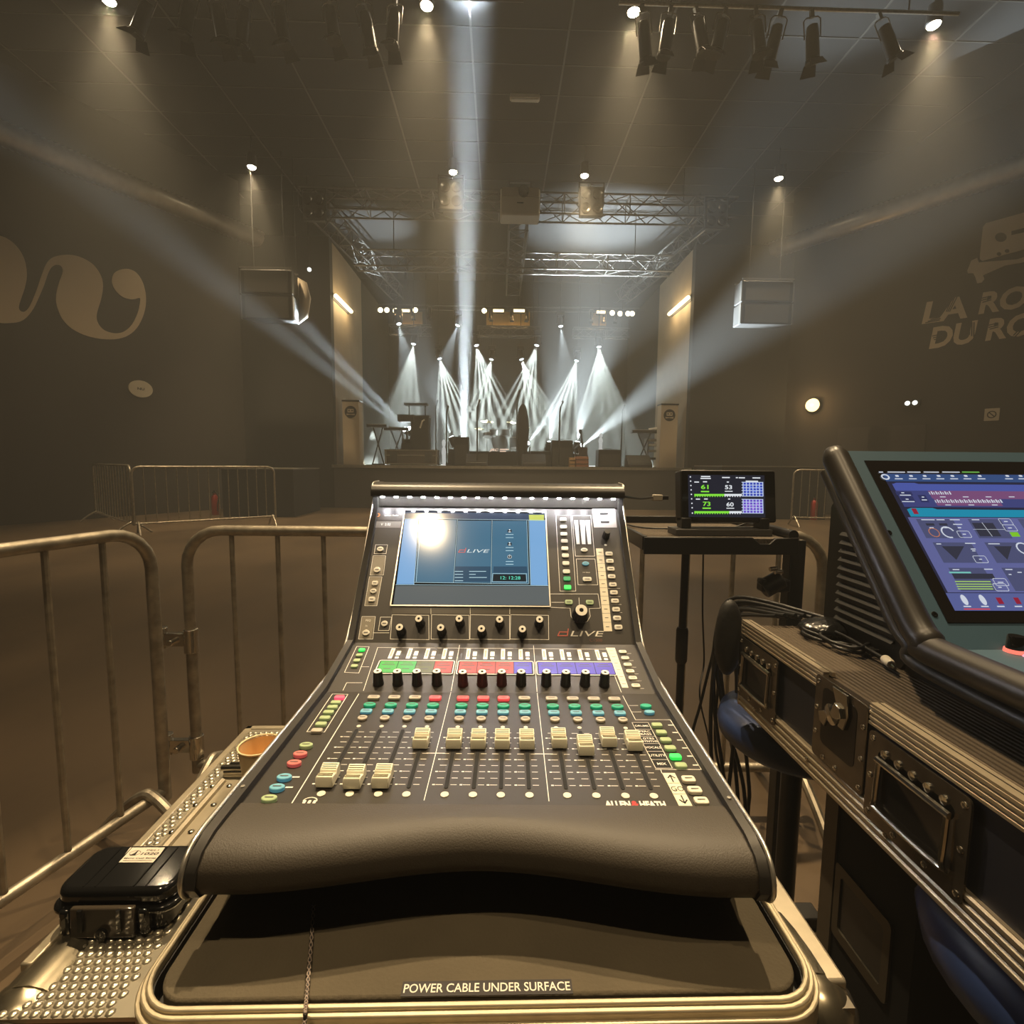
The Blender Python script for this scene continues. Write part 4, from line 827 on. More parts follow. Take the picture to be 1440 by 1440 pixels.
prof = [(-0.280, 0.040), (-0.296, 0.048), (-0.303, 0.060), (-0.301, 0.074), (-0.291, 0.085), (-0.272, 0.0905), (-0.227, 0.092), (0.010, 0.097), (0.136, 0.121), (0.308, 0.330), (0.312, 0.372), (0.362, 0.378), (0.374, 0.345), (0.365, 0.005), (-0.235, 0.005), (-0.25, 0.030)]
trimp = spline([V((0, y, z)) for y, z in prof[:12]], 5)
for s in (-1, 1):
    cb(MB().prism([V((s * 0.2375, y, z)) for y, z in prof], (s * 0.010, 0, 0)), 'side_cheek', m_side)
    mb = MB(); mb.tube([p + V((s * 0.2486, 0, 0.0006)) for p in trimp], 0.0021, 8); cb(mb, 'edge_trim', m_trim, smooth=60)
    for py in ((945, 1118) if s < 0 else (948, 1130)):
        yy = PA.hit(500, py).y; cb(MB().lathe([(0.0022, 0), (0.002, 0.001), (1e-4, 0.0012)], (s * 0.2425, yy, 0.097 if yy > -0.2 else 0.0925), (0, 0, 1), 10), 'screw', m_trim)
pr_ = [(-0.227, 0.0855), (-0.245, 0.0868), (-0.268, 0.0866), (-0.286, 0.0835), (-0.297, 0.075), (-0.301, 0.062), (-0.295, 0.050), (-0.280, 0.042), (-0.205, 0.040)]
nx = 48; vv = []; wgt = [0, 0.0, 0.75, 1, 1, 1, 1, 0.9, 0]
for i in range(nx + 1):
    s = -0.2375 + 0.475 * i / nx; a = max(0.0, 1 - abs(s) / 0.215); c = 0.027 * (a * a * (3 - 2 * a))
    vv += [V((s, y + c * w, z)) for (y, z), w in zip(pr_, wgt)]
n = len(pr_); ff = [(i * n + j, i * n + j + 1, (i + 1) * n + j + 1, (i + 1) * n + j) for i in range(nx) for j in range(n - 1)]
cb(MB().add(vv, ff), 'armrest', m_rest, smooth=80)
# hood with the LED light bar
cb(MB().prism([V((-0.2475, y, z)) for y, z in ((0.296, 0.352), (0.296, 0.362), (0.304, 0.372), (0.318, 0.377), (0.362, 0.377), (0.370, 0.345), (0.330, 0.331), (0.319, 0.331), (0.317, 0.349))], (0.495, 0, 0)), 'hood', mat('hood_black', (0.030, 0.027, 0.023), 0.35), smooth=50)
m_led = em('led_white', (0.95, 0.95, 1.0), 420)
for k in range(18): cb(MB().cbox((-0.2265 + 0.02665 * k, 0.3035, 0.3505), (0.0065, 0.0045, 0.0025)), 'led', m_led)

def ctrl(name, pl, px, py, w, l, h, m, shape='r', top=None, uv=None, txt=None, tcol=None):
    u, v = uv or pl.uv(px, py, h)
    poly = [(x + u, y + v) for x, y in (rrect(w, l, min(w, l) * 0.28, 3) if shape == 'r' else ell(w / 2, l / 2, 18))]
    o = cb(MB().plate(pl, poly, 0.0, h), name, m, bevel=0.0006, seg=1)
    if txt: cb(MB().flat(pl, [(u - w * 0.28, v - l * 0.07), (u + w * 0.28, v - l * 0.07), (u + w * 0.28, v + l * 0.07), (u - w * 0.28, v + l * 0.07)], h + 0.0004), 'button_marking', m_mark, o)
    return u, v
m_mark = mat('button_marking', (0.10, 0.09, 0.07), 0.6)
m_bw = mat('button_ivory', (0.78, 0.73, 0.60), 0.45); m_bg = mat('button_pale_green', (0.36, 0.45, 0.24), 0.45, emit=lin(150, 165, 105), es=0.18)
m_bgr = mat('button_green', (0.03, 0.35, 0.22), 0.45, emit=lin(20, 150, 100), es=0.35); m_bbl = mat('button_blue', (0.16, 0.40, 0.47), 0.45, emit=lin(80, 160, 185), es=0.25)
m_brd = mat('button_red', (0.7, 0.10, 0.10), 0.45, emit=lin(240, 70, 75), es=0.75); m_bpk = mat('button_pink', (0.7, 0.10, 0.10), 0.45, emit=lin(255, 85, 120), es=0.9)
m_lit = mat('button_lit_green', (0.05, 0.5, 0.15), 0.4, emit=lin(45, 230, 80), es=0.95); m_dgr = mat('button_dim_green', (0.05, 0.35, 0.15), 0.4, emit=lin(30, 130, 70), es=0.5)
m_coral = mat('button_coral', (0.55, 0.16, 0.13), 0.45, emit=lin(215, 85, 85), es=0.35)
m_bgry = mat('button_grey', (0.50, 0.45, 0.37), 0.45)

# channel strips
CPX = (456, 495.5, 535, 574, 627, 666, 704.5, 744, 796, 836, 876, 915)
CX = [PA.uv(px, 1109)[0] for px in CPX]
vmute, vmix, vpafl, vsel, vdot = [PA.uv(700, py, 0.004)[1] for py in (980.5, 991, 999.5, 1009, 1018.5)]
vs0, vs1 = PA.uv(600, 1109)[1], PA.uv(600, 1026.5)[1]
cap_py = (1104, 1106, 1105, 1050, 1050, 1050, 1050, 1050, 1048, 1058, 1046, 1051)
MUTED = (3, 4, 5, 6)
m_cap = mat('fader_ivory', (0.90, 0.86, 0.68), 0.45); m_mk = mat('fader_ridge', (0.45, 0.42, 0.30), 0.6)
for i, u in enumerate(CX):
    ctrl('mute_button', PA, 0, 0, 0.0165, 0.0095, 0.004, m_brd if i in MUTED else m_bgry, uv=(u, vmute), txt=1)
    ctrl('mix_button', PA, 0, 0, 0.0165, 0.0110, 0.004, m_bgr, 'e', uv=(u, vmix), txt=1)
    ctrl('pafl_button', PA, 0, 0, 0.0150, 0.0095, 0.0035, m_bbl, uv=(u, vpafl), txt=1)
    ctrl('select_button', PA, 0, 0, 0.0125, 0.0115, 0.0035, m_bgry, 'e', uv=(u, vsel), txt=1)
    ctrl('indicator_dot', PA, 0, 0, 0.0055, 0.0055, 0.0006, m_bw, 'e', uv=(u, vdot))
    cb(MB().plate(PA, rrect(0.0042, vs1 - vs0, 0.002, 3, u, (vs0 + vs1) / 2), 0.0001, 0.0006), 'fader_slot', m_slot)
    cb(MB().plate(PA, ell(0.0042, 0.0042, 14, u, vs0 - 0.0095), 0.0001, 0.0008), 'channel_socket', m_bw)
    mb = MB()
    for k in range(10):
        v = vs0 + 0.006 + (vs1 - vs0 - 0.012) * k / 9
        for a, b in ((-0.0115, -0.004), (0.004, 0.0105)): mb.flat(PA, [(u + a, v - 0.0004), (u + b, v - 0.0004), (u + b, v + 0.0004), (u + a, v + 0.0004)], 0.0004)
        if k % 2 == 0: mb.flat(PA, [(u - 0.0150, v - 0.0009), (u - 0.0122, v - 0.0009), (u - 0.0122, v + 0.0009), (u - 0.0150, v + 0.0009)], 0.0004)
    cb(mb, 'scale_marking', m_ink)
    vc = PA.uv(700, cap_py[i])[1] + 0.004
    L_ = 0.0125; Wc = 0.0088
    pc = [(-L_, 0.0015), (-L_, 0.0085), (-L_ + 0.002, 0.0125), (-0.003, 0.0118), (-0.0015, 0.0098), (0.0, 0.0098), (0.0015, 0.0125), (L_ - 0.002, 0.0150), (L_, 0.0120), (L_, 0.0015)]
    f = cb(MB().prism([PA.P(u - Wc, vc + a, h) for a, h in pc], PA.u * (2 * Wc)), 'fader_cap', m_cap, bevel=0.0006, seg=1)
    mb = MB()
    for q in (-0.0085, -0.006, 0.003, 0.0055, 0.008): mb.hexa([PA.P(u + sx * (Wc - 0.0012), vc + q + sy * 0.0003, hz) for hz in (0.0118, (0.0135 if q < 0 else 0.0128 + (q - 0.0015) * 0.27 + 0.0004)) for sx, sy in ((-1, -1), (1, -1), (1, 1), (-1, 1))])
    cb(mb, 'fader_ridge', m_mk, f)
    cb(MB().cbox(PA.P(u, vc, 0.0008), (0.0025, 0.008, 0.0016)), 'fader_stem', m_slot, f)
# rotary encoders
m_knob = mat('knob_black', (0.013, 0.012, 0.011), 0.38); m_kcap = mat('knob_cap_white', (0.88, 0.84, 0.72), 0.45)
m_kred = mat('knob_red_tinted', (0.060, 0.008, 0.008), 0.35)
def knob(pl, px, py, r, h, name='rotary_knob', m=None, cap=True):
    u, v = pl.uv(px, py, h); o = pl.P(u, v, 0)
    mb = MB(); prof_ = [(r * 1.12, 0.0), (r * 1.12, h * 0.12), (r, h * 0.2), (r * 0.86, h * 0.93), (r * 0.80, h)]; mb.lathe(prof_, o, pl.n, 20)
    for k in range(10):
        a = 2 * PI * k / 10; d = pl.u * math.cos(a) + pl.v * math.sin(a); mb.cyl(o + d * r * 0.97 + pl.n * h * 0.2, o + d * r * 0.84 + pl.n * h * 0.92, r * 0.10, seg=5)
    b = cb(mb, name, m or m_knob)
    if cap:
        cb(MB().lathe([(r * 0.80, h), (r * 0.78, h + 0.0009), (r * 0.30, h + 0.0010), (r * 0.28, h + 0.0004), (1e-5, h + 0.0004)], o, pl.n, 20), 'knob_cap', m_kcap, b)
        cb(MB().lathe([(r * 0.28, h + 0.0006), (1e-5, h + 0.0006)], o, pl.n, 12), 'knob_dimple', m_slot, b)
    return b
KPX = ((531, 944), (558.5, 944), (586, 944), (614, 944), (650.5, 945), (678, 945), (705.5, 944.5), (733, 944.5), (768.5, 944.5), (796, 945), (823.5, 945), (851, 946))
for i, (px, py) in enumerate(KPX): knob(PK, px, py, 0.0072, 0.0215, m=m_kred if i in (4, 5, 6) else None)
for px, py in ((561.7, 882), (588.8, 870), (619.6, 882.5), (645.6, 870), (677, 884), (702.5, 871), (734.6, 884.6), (758.8, 871)): knob(PS, px, py, 0.0075, 0.021)
knob(PS, 817.7, 858, 0.0128, 0.026, 'master_knob')
knob(PS, 854.2, 747, 0.0065, 0.020, 'headphone_knob', cap=False)
# colour strips
def qpoly(pl, pts, off=0.0): return [pl.uv(x, y, off) for x, y in pts]
c3 = lambda x, y: (360 + x / 4.235, 890 + y / 4.235)
c4 = lambda x, y: (680 + x / 4.0, 890 + y / 4.0)
k6 = lambda x, y: (740 + x / 6.0, 680 + y / 6.0)
c8 = lambda x, y: (480 + x / 4.8, 680 + y / 4.8)
vD0, vD1 = PK.uv(640, 947.5)[1], PK.uv(640, 931.5)[1]
cols = {'g': em('strip_green', lin(35, 200, 55), 0.9), 'o': em('strip_olive', lin(105, 105, 30), 0.8), 'r': em('strip_red', lin(240, 55, 35), 0.95), 'p': em('strip_purple', lin(85, 62, 205), 0.9)}
for grp, st_ in ((0, 'ggor'), (4, 'rrrp'), (8, 'pppp')):
    ua = [CX[grp + k] for k in range(4)]; dx = ua[1] - ua[0]; a = ua[0] - dx * 0.50; b = ua[3] + dx * 0.50
    d = cb(MB().plate(PK, rrect(b - a + 0.003, vD1 - vD0 + 0.004, 0.003, 3, (a + b) / 2, (vD0 + vD1) / 2), 0.0, 0.0012), 'channel_display', m_slot)
    for k in range(4): 
        cb(MB().flat(PK, [(a + dx * k + 0.0004, vD0), (a + dx * (k + 1) - 0.0004, vD0), (a + dx * (k + 1) - 0.0004, vD1), (a + dx * k + 0.0004, vD1)], 0.0015), 'colour_field', cols[st_[k]], d)
        mb = MB(); 
        for q, wq in ((0.80, 0.5), (0.64, 0.7), (0.30, 0.4)): mb.flat(PK, [(a + dx * (k + 0.5 - wq / 2), vD0 + (vD1 - vD0) * q), (a + dx * (k + 0.5 + wq / 2), vD0 + (vD1 - vD0) * q), (a + dx * (k + 0.5 + wq / 2), vD0 + (vD1 - vD0) * (q + 0.05)), (a + dx * (k + 0.5 - wq / 2), vD0 + (vD1 - vD0) * (q + 0.05))], 0.0017)
        cb(mb, 'channel_name', m_mark, d)
    mb = MB(); mb.line(PK, rrect(b - a + 0.004, vD1 - vD0 + 0.005, 0.003, 3, (a + b) / 2, (vD0 + vD1) / 2), 0.0016, 0.0014, True); cb(mb, 'display_frame', m_ink, d)
vM0, vM1 = PK.uv(640, 927)[1], PK.uv(640, 912.5)[1]
m_leg = mat('meter_white', (0.88, 0.84, 0.75), 0.5, emit=(1, 0.95, 0.85), es=0.12)
for i, u in enumerate(CX):
    mb = MB(); hh_ = vM1 - vM0
    mb.flat(PK, [(u - 0.0060, vM0), (u + 0.0005, vM0), (u + 0.0005, vM1), (u - 0.0060, vM1)], 0.0004)
    mb.flat(PK, rrect(0.0068, hh_ * 0.44, 0.001, 2, u + 0.0082, vM0 + hh_ * 0.52), 0.0004); mb.flat(PK, rrect(0.0062, hh_ * 0.18, 0.001, 2, u + 0.0082, vM0 + hh_ * 0.10), 0.0004)
    cb(mb, 'channel_meter', m_leg)
    cb(MB().flat(PK, [(u - 0.0045, vM0 + hh_ * 0.2), (u - 0.0012, vM0 + hh_ * 0.2), (u - 0.0012, vM1 - hh_ * 0.15), (u - 0.0045, vM1 - hh_ * 0.15)], 0.0006), 'meter_scale', m_bgry)
# printed lines
mb = MB()
def ln(pl, pts, w=0.0008, closed=False): mb.line(pl, qpoly(pl, pts), w, 0.0004, closed)
ln(PK, [c3(640, 345), c3(725, 88), c4(690, 93)]); ln(PA, [c3(612, 365), c3(210, 1022)], 0.0011)
ln(PK, [c4(712, 180), c4(775, 335)]); ln(PA, [c4(783, 355), c4(855, 490), c4(1050, 490), c4(1225, 770), c4(968, 770)]); ln(PA, [c4(997, 772), c4(1003, 790)])
for k in (3.5, 7.5):
    i = int(k); u = (CX[i] + CX[i + 1]) / 2; mb.line(PA, [(u, vs0 - 0.018), (u, LA_)], 0.0008, 0.0004); mb.line(PK, [(u, 0.003), (u, LK_ - 0.006)], 0.0008, 0.0004); mb.line(PA, [(u - 0.010, (vs0 + vs1) / 2 + 0.006), (u + 0.010, (vs0 + vs1) / 2 + 0.006)], 0.0012, 0.0004)
ln(PA, [c3(455, 365), c3(548, 367), c3(408, 592), c3(303, 590)], closed=True); ln(PK, [c3(600, 82), c3(674, 84), c3(612, 240), c3(527, 236)], closed=True); ln(PK, [c3(518, 343), c3(540, 298), c3(632, 298)]); ln(PK, [c3(625, 203), c3(672, 203)])
for x, y in ((222, 860), (182, 921)): ln(PA, [c3(x, y), c3(x + 32, y)], 0.002)
for x, y in ((1042, 520), (1067, 562), (1093, 604), (1122, 649), (1150, 695), (1182, 745)): ln(PA, [c4(x, y), c4(x + 22, y)], 0.002)
ln(PA, [c4(820, 410), c4(868, 410)]); ln(PA, [c4(835, 446), c4(885, 446)])
for x, y in ((790, 117), (803, 157), (818, 194), (830, 232), (848, 272), (862, 314)): ln(PK, [c4(x - 20, y), c4(x + 40, y)], 0.0005)
cb(mb, 'panel_print', m_ink)
mb = MB()
ln(PS, [k6(250, 268), k6(375, 268), k6(418, 908), k6(285, 908)], closed=True); ln(PS, [k6(388, 270), k6(545, 270), k6(577, 613), k6(415, 613)], closed=True); ln(PS, [k6(422, 637), k6(580, 637), k6(603, 855), k6(437, 855)], closed=True)
ln(PS, [k6(205, 932), k6(605, 932), k6(625, 1052), k6(530, 1055), k6(540, 1120), k6(515, 1165), k6(465, 1180), k6(405, 1165), k6(378, 1120), k6(370, 1052), k6(205, 1045)]); ln(PS, [k6(445, 965), k6(448, 1040)]); ln(PS, [k6(215, 1003), k6(318, 1003)])
for a, b in ((343, 590), (610, 863), (872, 1135), (1143, 1398)): ln(PS, [c8(a, 886), c8(b, 890), c8(b + 2, 1054), c8(a - 12 + (a > 600) * 8, 1050)], closed=True)
ln(PS, [c8(232, 414), c8(312, 414), c8(302, 474), c8(222, 474)], closed=True); ln(PS, [c8(215, 488), c8(300, 488), c8(284, 618), c8(195, 618)], closed=True); ln(PS, [c8(190, 630), c8(275, 630), c8(240, 825), c8(158, 825)], closed=True); ln(PS, [c8(140, 898), c8(230, 898), c8(212, 1050), c8(116, 1050)], closed=True); ln(PS, [c8(265, 902), c8(340, 902), c8(322, 992), c8(250, 992)], closed=True); ln(PS, [c8(215, 1008), c8(322, 1008)])
for k in range(8): ln(PS, [k6(690 + 16 * k, 885 + 68 * k if k < 5 else 885 + 68 * k), k6(790 + 6 * k, 885 + 68 * k)], 0.0005) if k < 4 else None
cb(mb, 'panel_print', m_ink)
mb = MB()
mb.tx(PS, 'PEQ', *PS.uv(*c8(182, 925)), h=0.0042); mb.tx(PS, 'In', *PS.uv(*c8(170, 960)), h=0.0035); mb.tx(PS, 'Mix Select', *PS.uv(*k6(508, 750)), w=0.013)
cb(mb, 'lettering', m_ink)
cb(MB().flat(PS, qpoly(PS, [c8(348, 838), c8(1392, 845), c8(1394, 884), c8(340, 880)]), 0.0004), 'status_strip', mat('smoked_strip', (0.060, 0.052, 0.040), 0.25))
for x in (605, 870, 1137): cb(MB().line(PS, qpoly(PS, [c8(x, 842), c8(x, 882)]), 0.0007, 0.0006), 'strip_divider', m_ink)
for a in ((215, 488, 300, 618), (190, 630, 275, 825), (140, 898, 230, 1050)):
    x0, y0, x1, y1 = a; sk = (y1 - y0) * 0.17; cb(MB().flat(PS, qpoly(PS, [c8(x0 + 3, y0 + 4), c8(x1 - 3, y0 + 4), c8(x1 - sk, y1 - 4), c8(x0 - sk + 4, y1 - 4)]), 0.0002), 'button_field', mat('button_field', (0.24, 0.21, 0.155), 0.5))
# buttons left of and below the screen
for x, y, w, l, s in ((262, 440, 0.0125, 0.0105, 'e'), (240, 580, 0.0120, 0.0115, 'e'), (226, 670, 0.0110, 0.0090, 'r'), (215, 723, 0.0115, 0.0095, 'e'), (204, 779, 0.0115, 0.0095, 'r'), (165, 1005, 0.0125, 0.0105, 'e'), (290, 943, 0.0115, 0.0105, 'e')):
    ctrl('function_button', PS, *c8(x, y), w, l, 0.003, m_bw, s, txt=1)
for x, y, m in ((630, 97, m_lit), (615, 128, m_bg), (600, 160, m_bg), (585, 193, m_bg)): ctrl('layer_button', PK, *c3(x, y), 0.0105, 0.0075, 0.003, m)
for x, y, m in ((497, 378, m_bpk), (475, 408, m_bg), (455, 436, m_bg), (432, 466, m_bg), (410, 500, m_bg), (387, 536, m_bg), (362, 575, m_bgry)): ctrl('page_button', PA, *c3(x, y), 0.0135, 0.0080, 0.004, m)
for x, y, m in ((298, 662, m_bg), (263, 713, m_coral), (227, 767, m_coral), (168, 851, m_bbl), (125, 912, m_bbl), (78, 978, m_bg)): ctrl('utility_button', PA, *c3(x, y), 0.0155, 0.0100, 0.0045, m, 'e', txt=1)
for x, y, m in ((975, 512, m_bg), (1000, 553, m_bg), (1025, 596, m_bg), (1050, 641, m_bg), (1080, 688, m_lit), (1110, 738, m_bg)): ctrl('bank_button', PA, *c4(x, y), 0.0130, 0.0085, 0.004, m)
for x, y in ((1153, 816), (1188, 876), (1225, 937)): ctrl('cue_button', PA, *c4(x, y), 0.0140, 0.0100, 0.004, m_bw, txt=1)
for x, y in ((783, 103), (797, 138), (811, 175), (825, 212), (840, 250), (857, 293)): ctrl('soft_key', PK, *c4(x, y), 0.0125, 0.0085, 0.003, m_bw, txt=1)
for x, y in ((700, 590), (707, 652), (715, 717), (722, 782), (732, 850), (741, 917), (750, 988), (759, 1060), (768, 1133), (779, 1210)): ctrl('soft_key', PS, *k6(x, y), 0.0135, 0.0085, 0.003, m_bw, txt=1)
for i, (x, y) in enumerate(((312, 300), (315, 362), (318, 423), (322, 483), (326, 545), (331, 605), (335, 670), (340, 740), (345, 800), (350, 872))): ctrl('bank_key', PS, *k6(x, y), 0.0130, 0.0085, 0.003, m_lit if i == 9 else m_dgr if i == 8 else m_bw)
ctrl('access_button', PA, *c4(913, 406), 0.0155, 0.0100, 0.004, m_bgr, 'e'); ctrl('access_button', PA, *c4(933, 440), 0.0140, 0.0090, 0.004, m_bbl, 'e')
ctrl('clear_button', PS, *k6(490, 558), 0.0130, 0.0085, 0.003, m_bw, 'e', txt=1); ctrl('talkback_button', PS, *k6(502, 672), 0.0130, 0.0080, 0.003, m_bbl, 'e', txt=1); ctrl('access_button', PS, *k6(515, 805), 0.0160, 0.0085, 0.003, m_bw, txt=1)
ctrl('copy_button', PS, *k6(360, 998), 0.0135, 0.0085, 0.003, m_bg, txt=1); ctrl('paste_button', PS, *k6(537, 1000), 0.0135, 0.0085, 0.003, m_bg, txt=1); ctrl('indicator_dot', PS, *k6(670, 518), 0.0055, 0.0045, 0.001, m_bw, 'e')
for a, b, c, d in ((404, 436, 425, 452), (452, 492, 470, 500), (498, 537, 520, 548)): cb(MB().plate(PS, qpoly(PS, [k6(a, 312), k6(b, 312), k6(d, 512), k6(c, 512)]), 0, 0.0008), 'level_meter', m_leg)
usb = cb(MB().plate(PS, qpoly(PS, [k6(555, 215), k6(748, 215), k6(765, 372), k6(572, 372)]), 0, 0.0006), 'usb_plate', mat('usb_plate', (0.42, 0.38, 0.34), 0.45))
for x, y in ((655, 256), (665, 327)): cb(MB().plate(PS, qpoly(PS, [k6(x - 38, y - 7), k6(x + 36, y - 7), k6(x + 34, y + 8), k6(x - 34, y + 8)]), 0.0006, 0.001), 'usb_port', m_slot, usb)
# paper label strips and printed names
m_pap = mat('label_paper', (0.85, 0.77, 0.58), 0.6)
for pl, pts, cuts in ((PS, (k6(588, 548), k6(648, 548), k6(725, 1247), k6(655, 1247)), 10), (PK, (c4(688, 85), c4(738, 85), c4(815, 310), c4(780, 310)), 6), (PA, (c4(1005, 790), c4(1075, 790), c4(1175, 975), c4(1100, 975)), 3)):
    q = qpoly(pl, pts); s = cb(MB().plate(pl, q, 0, 0.0005), 'label_strip', m_pap); mb = MB()
    for k in range(1, cuts):
        f = k / cuts; a = (q[0][0] + (q[3][0] - q[0][0]) * f, q[0][1] + (q[3][1] - q[0][1]) * f); b = (q[1][0] + (q[2][0] - q[1][0]) * f, q[1][1] + (q[2][1] - q[1][1]) * f); mb.line(pl, [a, b], 0.0004, 0.0007)
    for k in range(cuts if pl is not PA else 0):
        f = (k + 0.5) / cuts; cx_ = (q[0][0] + q[1][0]) / 2 + (q[3][0] - q[0][0] + q[2][0] - q[1][0]) / 2 * f; cyv = q[0][1] + (q[3][1] - q[0][1]) * f; mb.flat(pl, [(cx_ - 0.003, cyv - 0.0005), (cx_ + 0.003, cyv - 0.0005), (cx_ + 0.003, cyv + 0.0005), (cx_ - 0.003, cyv + 0.0005)], 0.0007)
    if pl is PA:
        pu, pv = PA.uv(*c4(1090, 880)); mb.tx(PA, 'GO', pu, pv, 0.013, 0.0075, 0.0008)
        for (x, y), s_ in (((1058, 822), 1), ((1122, 940), -1)):
            pu, pv = PA.uv(*c4(x, y)); mb.line(PA, [(pu, pv - 0.0055), (pu, pv + 0.0055)], 0.0014, 0.0008); mb.line(PA, [(pu - 0.0035, pv + s_ * 0.001), (pu, pv + s_ * 0.0055), (pu + 0.0035, pv + s_ * 0.001)], 0.0014, 0.0008)
    cb(mb, 'lettering', m_blk, s)
q = qpoly(PA, (c4(835, 508), c4(925, 508), c4(1062, 765), c4(968, 765))); lab = cb(MB().plate(PA, q, 0, 0.0006), 'bank_label', m_slot); mb = MB()
for k, wds in enumerate((('DRUMS',), ('PERC', 'BASS'), ('GTRS', 'SYNTHS'), ('VOCALS',), ('UTILITY',), ('MIX',))):
    f = (k + 0.5) / 6; cx_ = (q[0][0] + q[1][0]) / 2 + (q[3][0] - q[0][0]) * f + (q[2][0] - q[1][0] - q[3][0] + q[0][0]) / 2 * f; cyv = q[0][1] + (q[3][1] - q[0][1]) * f
    for j, w_ in enumerate(wds): mb.tx(PA, w_, cx_, cyv + (0.0030 - 0.006 * j if len(wds) > 1 else 0), min(0.0185, 0.0034 * len(w_)), 0.0042, 0.001, 0.01)
    if k: 
        f = k / 6; mb.line(PA, [(q[0][0] + (q[3][0] - q[0][0]) * f, q[0][1] + (q[3][1] - q[0][1]) * f), (q[1][0] + (q[2][0] - q[1][0]) * f, q[1][1] + (q[2][1] - q[1][1]) * f)], 0.0005, 0.0009)
mb.line(PA, q, 0.0006, 0.0009, True); cb(mb, 'lettering', m_ink, lab)
a = PA.uv(851, 1135); b = PA.uv(938, 1135); w_ = b[0] - a[0]
mb = MB(); mb.tx(PA, 'ALLEN', a[0] + w_ * 0.215, a[1] + 0.004, w_ * 0.42, 0.0095, bold=0.05); mb.tx(PA, 'HEATH', a[0] + w_ * 0.785, a[1] + 0.004, w_ * 0.42, 0.0095, bold=0.05); cb(mb, 'maker_lettering', m_ink)
cb(MB().tx(PA, '&', a[0] + w_ * 0.5, a[1] + 0.004, w_ * 0.13, 0.0095, bold=0.05), 'maker_ampersand', mat('red_print', (0.55, 0.03, 0.03), 0.5))
a = PA.uv(424, 1131); b = PA.uv(443, 1131)
mb = MB(); hr = (b[0] - a[0]) / 2; mb.line(PA, [(a[0] + hr - hr * math.cos(PI * k / 10), a[1] + 0.0045 + hr * 0.75 * math.sin(PI * k / 10)) for k in range(11)], 0.0012, 0.0005)
for k in (0.12, 0.5, 0.88): mb.flat(PA, rrect(0.003, 0.005, 0.001, 2, a[0] + 2 * hr * k, a[1] + 0.003), 0.0005)
cb(mb, 'headphone_symbol', m_ink)
def logo(pl, p0, p1, hgt, parent, m_r, m_w, off=0.0006, nm='logo'):
    (u0, v0), (u1, v1) = pl.uv(*p0), pl.uv(*p1); w = u1 - u0
    mb = MB(); x1 = u0 + w * 0.24; mb.line(pl, [(x1 + 0.12 * hgt, v0 + hgt * 1.35), (x1 - 0.12 * hgt, v0 + hgt * 0.08), (u0 + w * 0.03, v0 + hgt * 0.08), (u0 + w * 0.07, v0 + hgt * 0.78), (x1, v0 + hgt * 0.78)], hgt * 0.18, off); cb(mb, nm + '_letter', m_r, parent)
    mb = MB(); mb.text('LIVE', pl.P(u0 + w * 0.29, v0, off), pl.u, pl.v, w * 0.71, hgt, 0.0, 0.2); cb(mb, nm + '_lettering', m_w, parent)
logo(PS, k6(255, 1288), k6(660, 1284), 0.0095, con, mat('logo_red', (0.42, 0.08, 0.05), 0.5), mat('logo_white', (0.78, 0.74, 0.64), 0.5))
cb(MB().tx(PS, 'C1500', *PS.uv(*k6(588, 1322)), w=0.021, h=0.0052), 'model_lettering', mat('dull_red_print', (0.16, 0.06, 0.035), 0.5))
# sticker at the top left
s = cb(MB().plate(PS, qpoly(PS, [c8(226, 186), c8(412, 186), c8(404, 252), c8(212, 250)]), 0, 0.0006), 'sticker', mat('sticker_black', (0.010, 0.006, 0.005), 0.4))
mb = MB(); u, v = PS.uv(*c8(247, 214)); mb.line(PS, ell(0.0032, 0.0034, 14, u, v), 0.0022, 0.0009, True); cb(mb, 'sticker_emblem', mat('orange_print', (0.7, 0.22, 0.04), 0.5), s)
cb(MB().tx(PS, 'Leman Audio', *PS.uv(*c8(340, 215)), w=0.027, h=0.0042, off=0.0009), 'lettering', m_ink, s)
s = cb(MB().plate(PS, qpoly(PS, [c8(210, 256), c8(404, 256), c8(398, 300), c8(203, 298)]), 0, 0.0005), 'label_strip', mat('label_grey', (0.17, 0.15, 0.12), 0.5)); cb(MB().tx(PS, 'V  2.02', *PS.uv(*c8(300, 277)), w=0.019, h=0.0055, off=0.0008), 'lettering', m_ink, s)
# touchscreen
scr = cb(MB().plate(PS, qpoly(PS, [c8(430, 180), c8(1378, 195), c8(1410, 833), c8(333, 825)]), 0.0, 0.002), 'touchscreen', mat('screen_glass', (0.008, 0.009, 0.010), 0.06, coat=0.3))
qf = qpoly(PS, [c8(430, 180), c8(1378, 195), c8(1410, 833), c8(333, 825)]); mb = MB(); mb.line(PS, qf, 0.0022, 0.0024, True); cb(mb, 'screen_frame', m_trim, scr)
gu0, gu1 = PS.uv(*c8(350, 810))[0], PS.uv(*c8(1402, 815))[0]; gv0, gv1 = PS.uv(*c8(800, 824))[1], PS.uv(*c8(800, 196))[1]
def scol(name, rgb, s=1.0): 
    m = mat(name, (0.01, 0.01, 0.012), 0.10, emit=lin(*rgb), es=s, spec=0.5); return m
def SG(x, y): return PS.uv(*c8(x, y), 0.002)
def sr(mb, pts, off): mb.flat(PS, [SG(*p) for p in pts], off)
hv = lambda x, y: (x, y)
mb = MB().use(scol('ui_grey', (92, 98, 98))); sr(mb, [(368, 690), (1400, 694), (1404, 822), (350, 818)], 0.0023)
mb.use(scol('ui_header', (38, 60, 84))); sr(mb, [(434, 190), (1372, 204), (1376, 246), (428, 236)], 0.0023)
